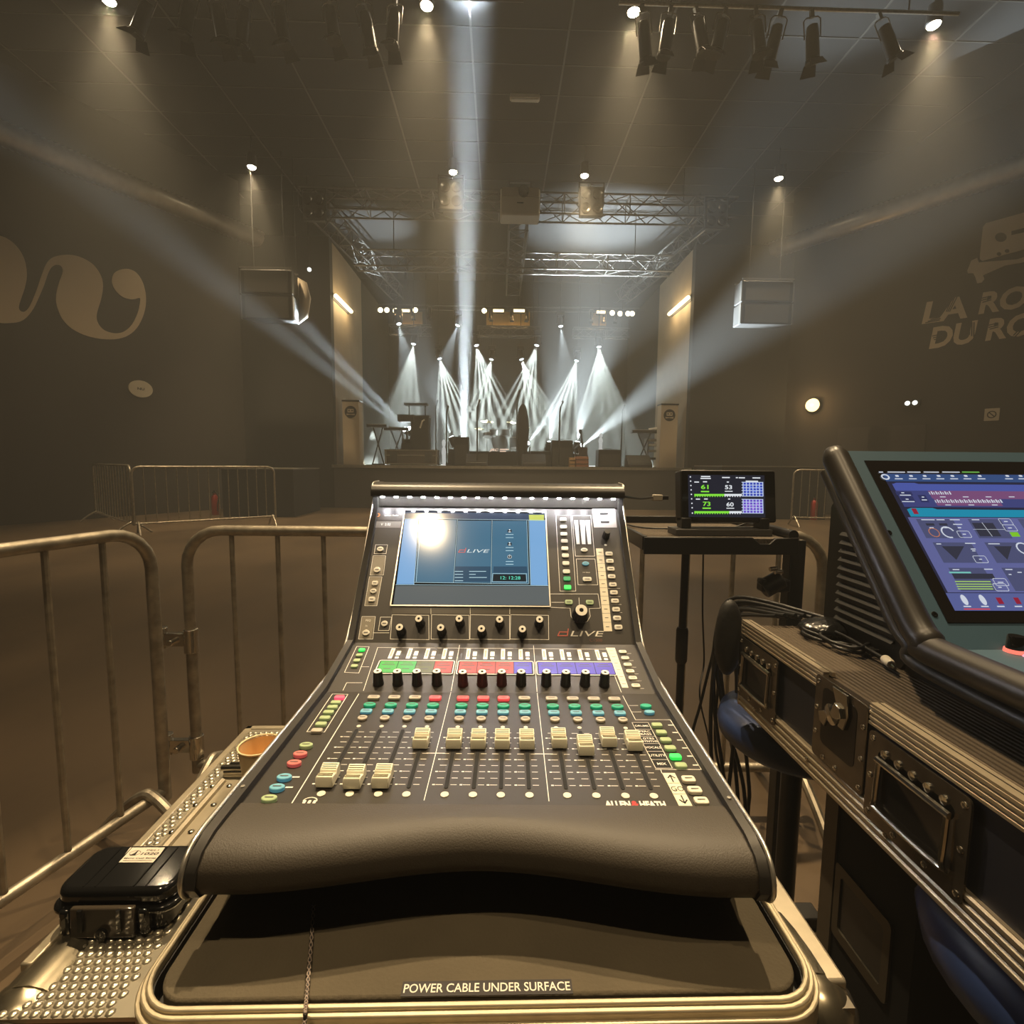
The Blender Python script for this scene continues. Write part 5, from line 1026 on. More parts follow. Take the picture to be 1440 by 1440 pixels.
mb.use(scol('ui_pale_blue', (120, 168, 214))); sr(mb, [(428, 240), (520, 240), (490, 680), (372, 680)], 0.0023); sr(mb, [(1268, 250), (1376, 250), (1394, 688), (1280, 686)], 0.0023)
mb.use(scol('ui_teal', (62, 108, 134))); sr(mb, [(530, 244), (778, 246), (755, 668), (498, 664)], 0.0023); sr(mb, [(788, 250), (1012, 252), (1008, 670), (762, 668)], 0.0023); sr(mb, [(1022, 252), (1252, 252), (1262, 674), (1014, 670)], 0.0023)
mb.use(scol('ui_teal_dark', (38, 74, 98))); sr(mb, [(1028, 560), (1252, 560), (1256, 604), (1024, 604)], 0.0024); sr(mb, [(770, 560), (1008, 560), (1006, 664), (764, 664)], 0.0024)
mb.use(scol('ui_slate', (12, 28, 34))); sr(mb, [(1026, 612), (1246, 614), (1248, 662), (1022, 660)], 0.0025)
mb.use(scol('ui_yellow', (205, 215, 90))); sr(mb, [(1266, 212), (1368, 212), (1368, 252), (1268, 250)], 0.0026)
cb(mb, 'display_graphic', None, scr)
mb = MB().use(scol('ui_line', (190, 225, 235)))
for pts in ([(528, 240), (490, 684)], [(540, 244), (505, 664)], [(784, 246), (757, 670)], [(1018, 250), (1010, 676)], [(1252, 250), (1266, 676)], [(1264, 250), (1278, 684)], [(428, 238), (1376, 248)], [(368, 684), (1396, 690)], [(496, 668), (1262, 678)], [(1022, 608), (1250, 610)], [(1248, 610), (1252, 666), (1018, 664), (1022, 608)]): mb.line(PS, [SG(*p) for p in pts], 0.0007, 0.0027)
for y in (594, 614, 635, 657): mb.line(PS, [SG(768, y), SG(820, y)], 0.0011, 0.0027); 
for y, x in ((594, 975), (614, 905), (635, 980)): mb.line(PS, [SG(865, y), SG(x, y)], 0.0011, 0.0027)
for y in (345, 366, 433, 454, 527, 546): mb.line(PS, [SG(1112, y), SG(1160, y)], 0.0011, 0.0027)
cb(mb, 'display_line', None, scr)
mb = MB().use(scol('ui_icon_dark', (18, 26, 34)))
for y in (322, 410, 496): mb.flat(PS, ell(0.0042, 0.0042, 18, *SG(1136, y)), 0.0027)
mb.use(scol('ui_white', (225, 235, 235)))
for y in (320, 408): mb.flat(PS, ell(0.0016, 0.0016, 10, *SG(1136, y - 6)), 0.0029); mb.flat(PS, rrect(0.0044, 0.0022, 0.0008, 2, *SG(1136, y + 8)), 0.0029)
mb.line(PS, ell(0.0036, 0.0036, 16, *SG(1136, 496)), 0.0007, 0.0029, True); mb.line(PS, [SG(1136, 482), SG(1136, 500)], 0.0008, 0.0029)
mb.use(scol('ui_clock', (100, 240, 205))); mb.tx(PS, '12: 12:28', *SG(1142, 638), w=0.036, h=0.0066, off=0.0029)
cb(mb, 'display_lettering', None, scr)
logo(PS, c8(785, 470), c8(1000, 468), 0.0070, scr, scol('ui_logo_red', (220, 95, 85)), scol('ui_logo_white', (215, 228, 228)), 0.0028, 'screen_logo')
# ------------------------------------------------------------------ small hard case and paper cup on the trunk
q0, q1 = onz(66, 1314, TZ), onz(232, 1316, TZ); cx_ = (q0.x + q1.x) / 2 + 0.006; wB = q1.x - q0.x; y0 = q0.y - 0.001; dB = onz(146, 1190, TZ + 0.045).y - y0 + 0.004
t = thing('hard_case', 'small glossy black hard case with a clear latch and white sticker on the trunk', 'equipment case', V((cx_, y0, TZ)))
rb = lambda w, d, r: rrect(w, d, r, 6, 0, dB / 2)
MB().prism([V((x, y, 0.001)) for x, y in rb(wB - 0.012, dB - 0.006, 0.012)], (0, 0, 0.022)).build('base', m_blkg, t, bevel=0.003)
MB().prism([V((x, y, 0.022)) for x, y in rb(wB + 0.006, dB + 0.006, 0.016)], (0, 0, 0.007)).build('sealing_lip', m_blkg, t, bevel=0.0028, seg=3)
MB().prism([V((x, y, 0.028)) for x, y in rb(wB - 0.002, dB - 0.001, 0.016)], (0, 0, 0.017)).build('lid', m_blkg, t, bevel=0.006, seg=4)
for s in (-0.26, -0.16, 0.16, 0.26): MB().tube([(s * wB, 0.006, 0.0446), (s * wB, dB * 0.5, 0.0449), (s * wB, dB - 0.006, 0.0446)], 0.0011, 6).build('lid_rib', m_blkg, t)
MB().hexa([V((-0.034, -0.0085, 0.004)), V((0.026, -0.0085, 0.004)), V((0.026, -0.0035, 0.004)), V((-0.034, -0.0035, 0.004)), V((-0.034, -0.0065, 0.033)), V((0.026, -0.0065, 0.033)), V((0.026, -0.001, 0.033)), V((-0.034, -0.001, 0.033))]).build('clear_latch', mat('clear_plastic', (0.045, 0.036, 0.026), 0.10, coat=0.6), t, bevel=0.0015)
for x in (-0.022, 0.014): MB().box((x - 0.002, -0.0105, 0.012), (x + 0.002, -0.008, 0.034)).build('latch_rib', m_blkg, t)
MB().lathe([(0.0055, 0), (0.0055, 0.003), (1e-4, 0.004)], (-0.003, -0.0085, 0.010), (0, -1, 0), 14).build('latch_button', m_blkg, t)
for x in (-0.041, 0.033): MB().box((x - 0.005, -0.006, 0.004), (x + 0.005, 0.004, 0.030)).build('latch_guard', m_blkg, t, bevel=0.003)
PT = PL(WM[t], (0, 0, 0.0452), (1, 0, 0), (0, 1, 0)); qs = qpoly(PT, [(167, 1213), (217, 1213), (232, 1192), (183, 1192)])
st_ = MB().plate(PT, qs, 0, 0.0003).build('sticker', mat('sticker_white', (0.62, 0.55, 0.46), 0.4), t)
su = lambda f, g: (qs[0][0] + (qs[1][0] - qs[0][0]) * f, qs[0][1] + (qs[2][1] - qs[0][1]) * g)
sw_ = qs[1][0] - qs[0][0]; mb = MB()
mb.tx(PT, 'PELI', *su(0.66, 0.80), w=sw_ * 0.34, h=0.0020, off=0.0005); mb.tx(PT, '1020', *su(0.66, 0.56), w=sw_ * 0.50, h=0.0036, off=0.0005, bold=0.02, shear=0.15); mb.tx(PT, 'Micro Case Series', *su(0.5, 0.26), w=sw_ * 0.9, h=0.0022, off=0.0005, bold=0.01); mb.line(PT, [su(0.08, 0.1), su(0.88, 0.1)], 0.0005, 0.0005)
mb.line(PT, ell(sw_ * 0.15, 0.0032, 14, *su(0.22, 0.62)), 0.0004, 0.0005, True); mb.flat(PT, [su(0.12, 0.45), su(0.28, 0.45), su(0.25, 0.85), su(0.2, 0.6)], 0.0005); mb.build('lettering', m_blk, st_)

rc = onz(365, 1047, 0.963); hC = 0.963 - TZ
t = thing('paper_cup', 'cream paper coffee cup standing on the trunk beside the console', 'cup', V((rc.x, rc.y, TZ)))
cpm = mat('cup_paper', (0.72, 0.55, 0.32), 0.65)
MB().lathe([(1e-4, 0.004), (0.0190, 0.004), (0.0195, 0.0), (0.0205, 0.0), (0.0275, hC - 0.002)], seg=36, cap=False).build('cup_wall', cpm, t, smooth=60)
MB().lathe([(0.0267, hC - 0.002), (0.0200, 0.008), (1e-4, 0.007)], seg=36, cap=False).build('cup_lining', mat('cup_inside', (0.80, 0.53, 0.25), 0.6), t, smooth=60)
MB().tube([(0.0275 * math.cos(a * PI / 18), 0.0275 * math.sin(a * PI / 18), hC) for a in range(36)], 0.0011, 8, True).build('rolled_rim', mat('cup_rim', (0.85, 0.70, 0.40), 0.5), t)
mb = MB(); pm = lambda a, z: V((math.cos(a) * (0.0206 + 0.0071 * z / hC), math.sin(a) * (0.0206 + 0.0071 * z / hC), z))
for a0, z0, a1, z1 in ((-1.20, 0.030, -1.05, 0.034), (-0.95, 0.028, -0.80, 0.032)): mb.tube([pm(a0, z0), pm((a0 + a1) / 2, z1 + 0.003), pm(a1, z0)], 0.0012, 5)
mb.build('printed_mark', m_blk, t)

# ------------------------------------------------------------------ stand with shelf, tablet display and cable
SHZ = 1.17
sx0, sx1 = onz(908, 757, SHZ).x, onz(1148, 765, SHZ).x; sy0, sy1 = onz(908, 757, SHZ).y, onz(884, 735, SHZ).y
t = thing('equipment_stand', 'black tubular stand with a carpeted shelf behind the console, holding the small display', 'stand', V(((sx0 + sx1) / 2, (sy0 + sy1) / 2, 0)))
ts = lambda mb, nm, m, **k: mb.build(nm, m, t, world=True, **k)
ts(MB().box((sx0, sy0, SHZ - 0.012), (sx1, sy1, SHZ)), 'shelf', mat('speckled_carpet', (0.075, 0.058, 0.040), 0.95, noise=0.7, nscale=260))
ts(MB().prism([V((sx0 - 0.005, sy0 - 0.006, z)) for z in ()] or [V((sx0 - 0.005, sy0 - 0.008, SHZ - 0.040)), V((sx1, sy0 - 0.008, SHZ - 0.040)), V((sx1, sy0 - 0.008, SHZ + 0.004)), V((sx1 - 0.06, sy0 - 0.008, SHZ + 0.002)), V((sx1 - 0.075, sy0 - 0.008, SHZ - 0.012)), V((sx1 - 0.10, sy0 - 0.008, SHZ - 0.012)), V((sx1 - 0.12, sy0 - 0.008, SHZ + 0.004)), V((sx0 - 0.005, sy0 - 0.008, SHZ + 0.004))], (0, 0.012, 0)), 'front_lip', m_blkm, bevel=0.0015)
ts(MB().box((sx0 - 0.008, sy0, SHZ - 0.03), (sx0 + 0.004, sy1, SHZ + 0.006)), 'side_lip', m_blkm, bevel=0.0015)
ts(MB().cyl((sx1 - 0.01, sy0, SHZ + 0.01), (sx1 - 0.01, sy1, SHZ + 0.012), 0.013), 'side_rail', m_blkm)
ts(MB().box((sx0 - 0.008, sy1 - 0.006, SHZ - 0.03), (sx1, sy1 + 0.008, SHZ + 0.022)), 'back_lip', m_blkm, bevel=0.0015)
pp = onz(961, 790, 1.12); py_ = sy0 + 0.10; px_ = ony(961, 850, py_).x
ts(MB().cyl((px_, py_, 0.03), (px_, py_, SHZ - 0.012), 0.0105), 'pole', m_blkm)
zc0, zc1 = ony(960, 932, py_).z, ony(960, 882, py_).z
ts(MB().lathe([(0.013, 0), (0.0165, 0.008), (0.0165, zc1 - zc0 - 0.008), (0.013, zc1 - zc0)], (px_, py_, zc0)), 'height_collar', m_blk)
qx = ony(1115, 805, sy0 + 0.08).x
ts(MB().box((qx - 0.021, sy0 + 0.06, 0.03), (qx + 0.021, sy0 + 0.10, SHZ - 0.012)), 'post', m_blkm, bevel=0.003)
ts(MB().box((px_ - 0.2, py_ - 0.03, 0.0), (qx + 0.15, py_ + 0.03, 0.035)), 'floor_bar', m_blkm, bevel=0.004)
c = ony(1086, 815, sy0 + 0.05); ts(MB().cyl(c + V((-0.02, 0.01, -0.03)), c + V((0.03, 0.01, 0.0)), 0.026).box(c + V((-0.028, -0.005, -0.035)), c + V((0.05, 0.03, 0.0))), 'post_clamp', m_blk, bevel=0.005)
for dx, dz in ((-0.006, 0.030), (0.008, 0.022)): ts(MB().cyl(c + V((dx - 0.008, -0.01, dz)), c + V((dx + 0.012, -0.01, dz + 0.003)), 0.006), 'clamp_screw', m_chrome)
# display
YD = sy0 + 0.065
bl, br = ony(958, 734, YD), ony(1092, 735, YD); Wd = br.x - bl.x; tilt = R(9)
MDp = V(((bl.x + br.x) / 2, YD, SHZ))
t = thing('tablet_display', 'small black display showing 61, 53, 73 and 60 on the stand shelf', 'display', MDp)
hb = bl.z - SHZ; vD = V((0, math.sin(tilt), math.cos(tilt))); PD = PL(WM[t], (-Wd / 2, 0, hb), (1, 0, 0), vD)
Hd = PD.uv(1020, 661)[1]
MB().prism([PD.P(*p, 0.0) for p in rrect(Wd, Hd, 0.006, 3, Wd / 2, Hd / 2)], -PD.n * 0.045).build('case', m_blk, t, bevel=0.003)
MB().plate(PD, rrect(Wd - 0.006, Hd - 0.006, 0.004, 3, Wd / 2, Hd / 2), 0, 0.0012).build('front_glass', m_blkg, t)
for x in (Wd * 0.0 + 0.012, Wd - 0.035): MB().box((x - Wd / 2 - 0.012, -0.006, 0.018), (x - Wd / 2 + 0.014, 0.035, hb + 0.012)).build('foot', m_blk, t, bevel=0.003)
MB().box((-Wd / 2 - 0.02, -0.02, 0.0), (Wd / 2 - 0.02, 0.05, 0.018)).build('base_plate', mat('base_grey', (0.05, 0.047, 0.043), 0.5), t, bevel=0.002)
c6 = lambda x, y: (920 + x / 5.54, 640 + y / 5.54)
D = lambda x, y: PD.uv(*c6(x, y), 0.0012)
def dr(mb, x0, y0, x1, y1, off): 
    u0, v0 = D(x0, y1); u1, v1 = D(x1, y0); mb.flat(PD, [(u0, v0), (u1, v0), (u1, v1), (u0, v1)], off)
scr2 = MB().use(em('display_navy', lin(22, 27, 42), 1.0)); dr(scr2, 268, 158, 858, 482, 0.0014); scr2 = scr2.build('lit_screen', None, t)
m_dg, m_dw = em('display_green', lin(130, 225, 60), 1.0), em('display_white', lin(225, 230, 235), 1.0)
mb = MB().use(m_dg)
for st_, x, y in (('61', 393, 248), ('73', 408, 380)): mb.tx(PD, st_, *D(x, y), w=0.0205, h=0.0118, off=0.0018, bold=0.02)
for x, y in ((395, 284), (408, 414)): dr(mb, x - 32, y - 5, x + 32, y + 5, 0.0018)
mb.use(m_dw)
for st_, x, y in (('53', 578, 250), ('60', 590, 384)): mb.tx(PD, st_, *D(x, y), w=0.0195, h=0.0112, off=0.0018, bold=0.02)
for x, y in ((580, 282), (592, 414)): dr(mb, x - 30, y - 3, x + 30, y + 3, 0.0018)
for x, y, w in ((330, 210, 18), (395, 208, 16), (573, 210, 8), (340, 343, 16), (402, 342, 14), (583, 342, 8), (400, 167, 36), (400, 182, 40), (643, 176, 8), (682, 177, 24), (760, 204, 48), (558, 175, 30), (795, 178, 30)): dr(mb, x - w, y - 4, x + w, y + 4, 0.0018)
for k, y in enumerate((170, 203, 237, 271, 306, 341, 376, 410, 452)): mb.flat(PD, ell(0.0019, 0.0019, 10, *D(281 + k * 2, y)), 0.0018)
mb.build('digit', None, scr2)
mb = MB().use(m_dg)
for k in range(19):
    for y, lim in ((312, 12), (446, 14)):
        mb.use(m_dg if k < lim else m_dw); x = 312 + k * 19.5; dr(mb, x, y - 9, x + 19.5, y + 6, 0.0018)
        mb.use(m_dg if k < lim else m_dw); dr(mb, x + 2, y + 6, x + 8, y + 14, 0.0018)
mb.build('level_bar', None, scr2)
for y0_, y1_, nm, c_ in ((212, 320, 'blue', (40, 60, 170)), (345, 452, 'violet', (95, 70, 190))):
    mb = MB().use(em('plot_' + nm, lin(*c_), 1.0)); dr(mb, 690, y0_, 848, y1_, 0.0018)
    mb.use(em('plot_line', lin(190, 205, 235), 1.0))
    for k in range(7): dr(mb, 690 + 25.5 * k, y0_, 694 + 25.5 * k, y1_, 0.0020)
    for k in range(6): dr(mb, 680, y0_ + (y1_ - y0_) * k / 5 - 2, 848, y0_ + (y1_ - y0_) * k / 5 + 2, 0.0020)
    mb.use(em('curve_' + nm, lin(90, 130, 255) if nm == 'blue' else lin(190, 120, 240), 1.0)); mb.line(PD, [D(690 + 16 * k, (y0_ + y1_) / 2 + 28 * math.sin(k * 1.7 + y0_)) for k in range(10)], 0.0009, 0.0022)
    mb.build('spectrum_plot', None, scr2)
# usb lead from the console to the display
a = ony(876, 698, 1.08); b = ony(918, 699.5, YD + 0.02); c = ony(931, 700, YD + 0.02); e_ = ony(938, 700, YD + 0.022)
t = thing('usb_cable', 'thin black cable with a grey plug running from the console to the small display', 'cable', a)
MB().tube(spline([a + V((-0.03, 0.03, 0)), a, (a + b) / 2 + V((0, 0, -0.004)), b], 8), 0.0028, 8).build('lead', m_blk, t, world=True)
MB().box(b + V((-0.002, -0.008, -0.0085)), c + V((0, 0.004, 0.0085))).build('plug', mat('grey_plug', (0.42, 0.38, 0.31), 0.5), t, world=True, bevel=0.002)
MB().box(c + V((0, -0.005, -0.005)), e_ + V((0.002, 0.002, 0.005))).build('connector', m_blk, t, world=True)
pts = [ony(940, 722, YD + 0.06), ony(1000, 738, YD + 0.05), ony(1030, 741, YD + 0.055), ony(1055, 737, YD + 0.06)]
tag(MB().tube(spline([V((sx0 + 0.01, sy1 - 0.06, SHZ + 0.004)), V((sx0 + 0.05, sy0 + 0.16, SHZ + 0.006)), V((pts[1].x, YD + 0.09, SHZ + 0.006)), V((pts[2].x, YD + 0.07, SHZ + 0.010)), V((pts[3].x, YD + 0.06, SHZ + 0.03))], 8), 0.0025, 8).build('power_lead', m_blk, loc=(sx0, sy1, SHZ)), 'thin black lead lying on the stand shelf under the small display', 'cable')

# ------------------------------------------------------------------ big flight case tray on the right and its support
CX0 = 0.52
PC = PL(Matrix(), (CX0, 0, 0), (0, -1, 0), (0, 0, 1))
zt_, zb_ = 1.03, 0.845; yb = onx(1045, 860, CX0).y; yf = 0.24; CX1 = 1.62
m_cside = mat('case_blue_black', (0.012, 0.013, 0.020), 0.45, spec=0.4); m_rail = mat('case_rail', (0.46, 0.39, 0.28), 0.36, 0.75, noise=0.10, nscale=60)
t = thing('console_flight_case', 'big dark flight case tray with ridged metal edges and handles under the blue console', 'flight case', V((1.05, 0.7, zb_)))
tc = lambda mb, nm, m=None, par=None, **k: mb.build(nm, m, par or t, world=True, **k)
tc(MB().box((CX0 + 0.006, yf, zb_ + 0.004), (CX1, yb, zt_ - 0.014)), 'body', m_cside)
m_lin = mat('ribbed_lining', (0.085, 0.062, 0.038), 0.85); sinbump(m_lin, 0.0, 0.0, 0.002, 0.0) if False else sinbump(m_lin, 2 * PI / 0.009, 0, 0.003, 0.8)
tc(MB().box((CX0 + 0.014, yf, zt_ - 0.014), (CX1, yb - 0.012, zt_ - 0.008)), 'ribbed_lining', m_lin)
def rail(y0, y1, z0, z1, top=False):
    mb = MB().box((CX0 + 0.001, y0, z0), (CX0 + 0.008, y1, z1)); n = 4; h = (z1 - z0) / n
    for k in range(n): mb.prism([V((CX0 + 0.0012, y0, z0 + h * k + 0.0008)), V((CX0 - 0.0016, y0, z0 + h * (k + 0.28))), V((CX0 - 0.0016, y0, z0 + h * (k + 0.72))), V((CX0 + 0.0012, y0, z0 + h * (k + 1) - 0.0008))], (0, y1 - y0, 0))
    if top: mb.box((CX0 - 0.001, y0, z1 - 0.002), (CX0 + 0.009, y1, z1 + 0.002)); mb.box((CX0 + 0.013, y0, z1 - 0.006), (CX0 + 0.019, y1, z1 + 0.001))
    return mb
yl0, yl1 = PC.hit(1160, 930).y, PC.hit(1226, 975).y
tc(rail(yl0, yb, zt_ - 0.030, zt_, True), 'top_rail', m_rail); tc(rail(yf, yl1, zt_ - 0.030, zt_, True), 'top_rail', m_rail); tc(rail(yf, yb, zb_, zb_ + 0.046), 'bottom_rail', m_rail)
tc(MB().box((CX0 - 0.001, yb - 0.004, zb_), (CX0 + 0.02, yb + 0.002, zt_)), 'corner_edge', m_rail)
m_plate = mat('handle_plate', (0.20, 0.17, 0.13), 0.22, 0.9, noise=0.3, nscale=25); m_dish = mat('handle_dish', (0.018, 0.016, 0.014), 0.22, 0.5)
def stud(u, v, h=0.003, r=0.0042, par=None, name='rivet'): return tc(MB().lathe([(r, 0), (r * 0.9, 0.0014), (r * 0.5, 0.0018), (r * 0.45, 0.001), (1e-4, 0.001)], PC.P(u, v, h), PC.n, 12), name, m_chrome, par)
def handle(px0, px1, dv0=0.045, dv1=0.155):
    u0, u1 = PC.uv(px0, 1000)[0], PC.uv(px1, 1000)[0]; uc, vc, w, h = (u0 + u1) / 2, 0.9345, u1 - u0, 0.126
    o_ = rrect(w, h, 0.008, 4, uc, vc); i_ = rrect(w * 0.76, h * 0.66, 0.006, 4, uc, vc); n = len(o_)
    mb = MB(); mb.add([PC.P(x, y, z) for ps, z in ((o_, 0), (o_, 0.003), (i_, 0.003), (i_, 0)) for x, y in ps], [(q * n + k, q * n + (k + 1) % n, (q + 1) * n + (k + 1) % n, (q + 1) * n + k) for q in range(3) for k in range(n)])
    p = tc(mb, 'handle_plate', m_plate)
    mb = MB(); mb.add([PC.P(x, y, z) for ps, z in ((i_, 0.0028), (rrect(w * 0.70, h * 0.56, 0.012, 4, uc, vc), 0.0006)) for x, y in ps] , [(k, (k + 1) % n, n + (k + 1) % n, n + k) for k in range(n)] + [tuple(range(n, 2 * n))]); tc(mb, 'recess_dish', m_dish, p)
    yy = lambda u, v, hh: PC.P(u, v, hh)
    a, b = uc - w * 0.34, uc + w * 0.34; vt_, vb_ = vc + h * 0.24, vc - h * 0.29
    tc(MB().tube(spline([yy(a, vt_, 0.006), yy(a, vb_ + 0.012, 0.008), yy(a + 0.006, vb_, 0.008), yy(b - 0.006, vb_, 0.008), yy(b, vb_ + 0.012, 0.008), yy(b, vt_, 0.006)], 5), 0.0034, 8), 'handle_bail', m_chrome, p)
    tc(MB().tube([yy(a - 0.004, vt_, 0.006), yy(b + 0.004, vt_, 0.006)], 0.0046, 8), 'handle_pivot', m_chrome, p)
    for k in range(5): tc(MB().lathe([(0.0062, 0), (0.0055, 0.003), (1e-4, 0.0045)], PC.P(a + (b - a) * (k + 0.3) / 4.6, vt_ + 0.012, 0.003), PC.n, 12), 'pivot_stud', m_chrome, p)
    for x, y in ((-0.45, 0.42), (0.45, 0.42), (-0.45, -0.42), (0.45, -0.42), (-0.45, 0), (0.45, 0.0), (-0.15, -0.43), (0.17, -0.43)): stud(uc + w * x, vc + h * y, par=p)
handle(1037, 1092); handle(1228, 1384)
# butterfly latch
u0, u1 = PC.uv(1147, 1000)[0], PC.uv(1224, 1000)[0]; uc, w = (u0 + u1) / 2, u1 - u0; vc, h = 0.958, 0.135
p = tc(MB().plate(PC, rrect(w, h, 0.008, 4, uc, vc), 0, 0.003), 'latch_plate', m_plate, bevel=0.0008)
tc(MB().plate(PC, rrect(w * 0.66, h * 0.68, 0.010, 4, uc, vc + 0.008), 0.003, 0.0036), 'latch_dish', mat('latch_dish', (0.05, 0.043, 0.035), 0.2, 0.85), p)
tc(MB().lathe([(0.016, 0), (0.016, 0.006), (0.010, 0.009), (1e-4, 0.010)], PC.P(uc - 0.008, vc + 0.022, 0.0036), PC.n, 16), 'latch_hub', m_chrome, p)
for s in (1, -1): tc(MB().prism([PC.P(uc - 0.008 + s * a, vc + 0.022 + s * b, 0.008) for a, b in ((0.002, 0.004), (0.010, 0.024), (0.022, 0.020), (0.026, 0.006), (0.010, -0.002))], PC.n * 0.005), 'latch_wing', m_chrome, p, bevel=0.001)
tc(MB().prism([PC.P(uc + a, vc + b, 0.004) for a, b in ((-0.012, 0.066), (0.022, 0.066), (0.026, 0.035), (0.018, 0.010), (0.006, 0.010), (0.0, 0.040))], PC.n * 0.004), 'latch_hook', m_chrome, p, bevel=0.001)
for x, y in ((-0.44, 0.42), (-0.44, 0.1), (-0.44, -0.2), (0.44, 0.25), (0.44, -0.1), (0.44, -0.42), (0.0, -0.44), (-0.25, -0.44)): stud(uc + w * x, vc + h * y, par=p)
for px in (1062, 1140, 1262): u = PC.uv(px, 1000)[0]; stud(u, zb_ + 0.025, 0.0018, 0.004)
# dark lower case that carries the tray
lx = 0.575; ly = onx(1165, 1150, lx).y; lyf = onx(1288, 1300, lx).y
t = thing('support_case', 'tall black case standing on the floor under the big flight case tray', 'flight case', V((1.05, ly - 0.2, 0)))
MB().box((lx, lyf, 0.02), (CX1 - 0.1, ly, zb_ - 0.001)).build('body', mat('case_black', (0.006, 0.006, 0.006), 0.7, spec=0.2), t, world=True)
MB().box((lx - 0.004, ly - 0.028, 0.02), (lx + 0.02, ly + 0.004, zb_ - 0.001)).build('edge_rail', mat('dull_rail', (0.10, 0.085, 0.06), 0.5, 0.6), t, world=True)
PX = PL(Matrix(), (lx, 0, 0), (0, -1, 0), (0, 0, 1)); qa = PX.uv(1176, 1250); qb = PX.uv(1250, 1388); w, h = qb[0] - qa[0], 0.13; uc, vc = (qa[0] + qb[0]) / 2, (qa[1] + qb[1]) / 2 + 0.01
o_ = rrect(w, h, 0.008, 3, uc, vc); i_ = rrect(w * 0.78, h * 0.72, 0.006, 3, uc, vc); n = len(o_)
MB().add([PX.P(x, y, z) for ps, z in ((o_, 0), (o_, 0.004), (i_, 0.004), (i_, 0)) for x, y in ps], [(q * n + k, q * n + (k + 1) % n, (q + 1) * n + (k + 1) % n, (q + 1) * n + k) for q in range(3) for k in range(n)]).build('handle_frame', mat('dull_frame', (0.07, 0.062, 0.045), 0.4, 0.7), t, world=True)
MB().plate(PX, i_, 0.0, 0.001).build('handle_dish', m_blk, t, world=True)
# ------------------------------------------------------------------ blue console
bx = 0.615
Pt, Pb, Pl_ = onx(1183, 634, bx), onx(1320, 913, bx), onx(1440, 966, bx)
zl = (Pb.z + Pl_.z) / 2
t = thing('blue_console', 'big blue-grey lighting console with black bumpers and a purple touchscreen, in the flight case tray', 'lighting console', V((1.05, 0.75, zt_ - 0.008)))
tb = lambda mb, nm, m=None, par=None, **k: mb.build(nm, m, par or t, world=True, **k)
BXR = 1.56; sl = (Pt - Pb); sl.x = 0; Ls = sl.length
PQ = PL(Matrix(), (bx, Pb.y, zl), (1, 0, 0), (0, Pt.y - Pb.y, Pt.z - zl)); PLO = PL(Matrix(), (bx, 0.26, zl), (1, 0, 0), (0, 1, 0)); dlo = Pb.y - 0.26
Ls = math.hypot(Pt.y - Pb.y, Pt.z - zl)
m_teal = mat('blue_grey_paint', (0.030, 0.070, 0.105), 0.50, noise=0.05, nscale=5)
tb(MB().plate(PQ, [(0, 0), (BXR - bx, 0), (BXR - bx, Ls), (0, Ls)], -0.02, 0), 'screen_panel', m_teal)
tb(MB().plate(PLO, [(0, 0), (BXR - bx, 0), (BXR - bx, dlo), (0, dlo)], -0.02, 0), 'control_panel', m_teal)
tb(MB().prism([V((bx + 0.055, y, z)) for y, z in ((0.26, zt_ - 0.007), (Pb.y + 0.12, zt_ - 0.007), (Pb.y + 0.12, zl + 0.03), (Pb.y + 0.03, zl - 0.005), (Pb.y, zl - 0.022), (0.26, zl - 0.022))], (BXR - bx - 0.06, 0, 0)), 'lower_body', m_blk)
tb(MB().prism([V((bx + 0.055, y, z)) for y, z in ((Pb.y + 0.13, zt_ - 0.007), (Pt.y + 0.10, zt_ - 0.007), (Pt.y + 0.10, Pt.z - 0.11), (Pt.y + 0.045, Pt.z - 0.012), (Pt.y + 0.025, Pt.z - 0.012), (Pb.y + 0.06, zl + 0.02))], (BXR - bx - 0.09, 0, 0)), 'rear_body', m_blk)
for k in range(11):
    z = zt_ + 0.03 + 0.0165 * k; tb(MB().hexa([V((bx + 0.048, Pb.y + 0.145, z)), V((bx + 0.057, Pb.y + 0.145, z)), V((bx + 0.057, Pt.y + 0.06, z)), V((bx + 0.048, Pt.y + 0.06, z)), V((bx + 0.053, Pb.y + 0.145, z + 0.006)), V((bx + 0.057, Pb.y + 0.145, z + 0.006)), V((bx + 0.057, Pt.y + 0.06, z + 0.006)), V((bx + 0.053, Pt.y + 0.06, z + 0.006))]), 'vent_slat', mat('vent_grey', (0.030, 0.028, 0.025), 0.5))
vq = PQ.v; m_bump = mat('bumper_black', (0.020, 0.017, 0.014), 0.38)
path = [V((bx - 0.020, 0.25, zl + 0.002))] + [V((bx - 0.020, Pb.y - 0.035, zl + 0.002)), V((bx - 0.020, Pb.y - 0.004, zl + 0.012))] + [V((bx - 0.020, Pb.y, zl)) + vq * (0.035 + (Ls - 0.055) * k / 4) + PQ.n * 0.004 for k in range(5)]
sp_ = spline(path, 8); tip = sp_[-1]; n_ = len(sp_)
sp_ += [tip + vq * 0.008 - PQ.n * 0.001, tip + vq * 0.014 - PQ.n * 0.006, tip + vq * 0.016 - PQ.n * 0.012]; rad = [0.021] * n_ + [0.019, 0.013, 0.004]
tb(MB().tube(sp_, rad, 16), 'side_bumper', m_bump, smooth=70)
path2 = [V((bx - 0.014, 0.25, zl - 0.035)), V((bx - 0.014, Pb.y - 0.01, zl - 0.030)), V((bx - 0.014, Pb.y + 0.03, zl - 0.005))] + [V((bx - 0.014, Pb.y, zl)) + vq * (0.05 + (Ls - 0.07) * k / 4) - PQ.n * 0.036 for k in range(5)]
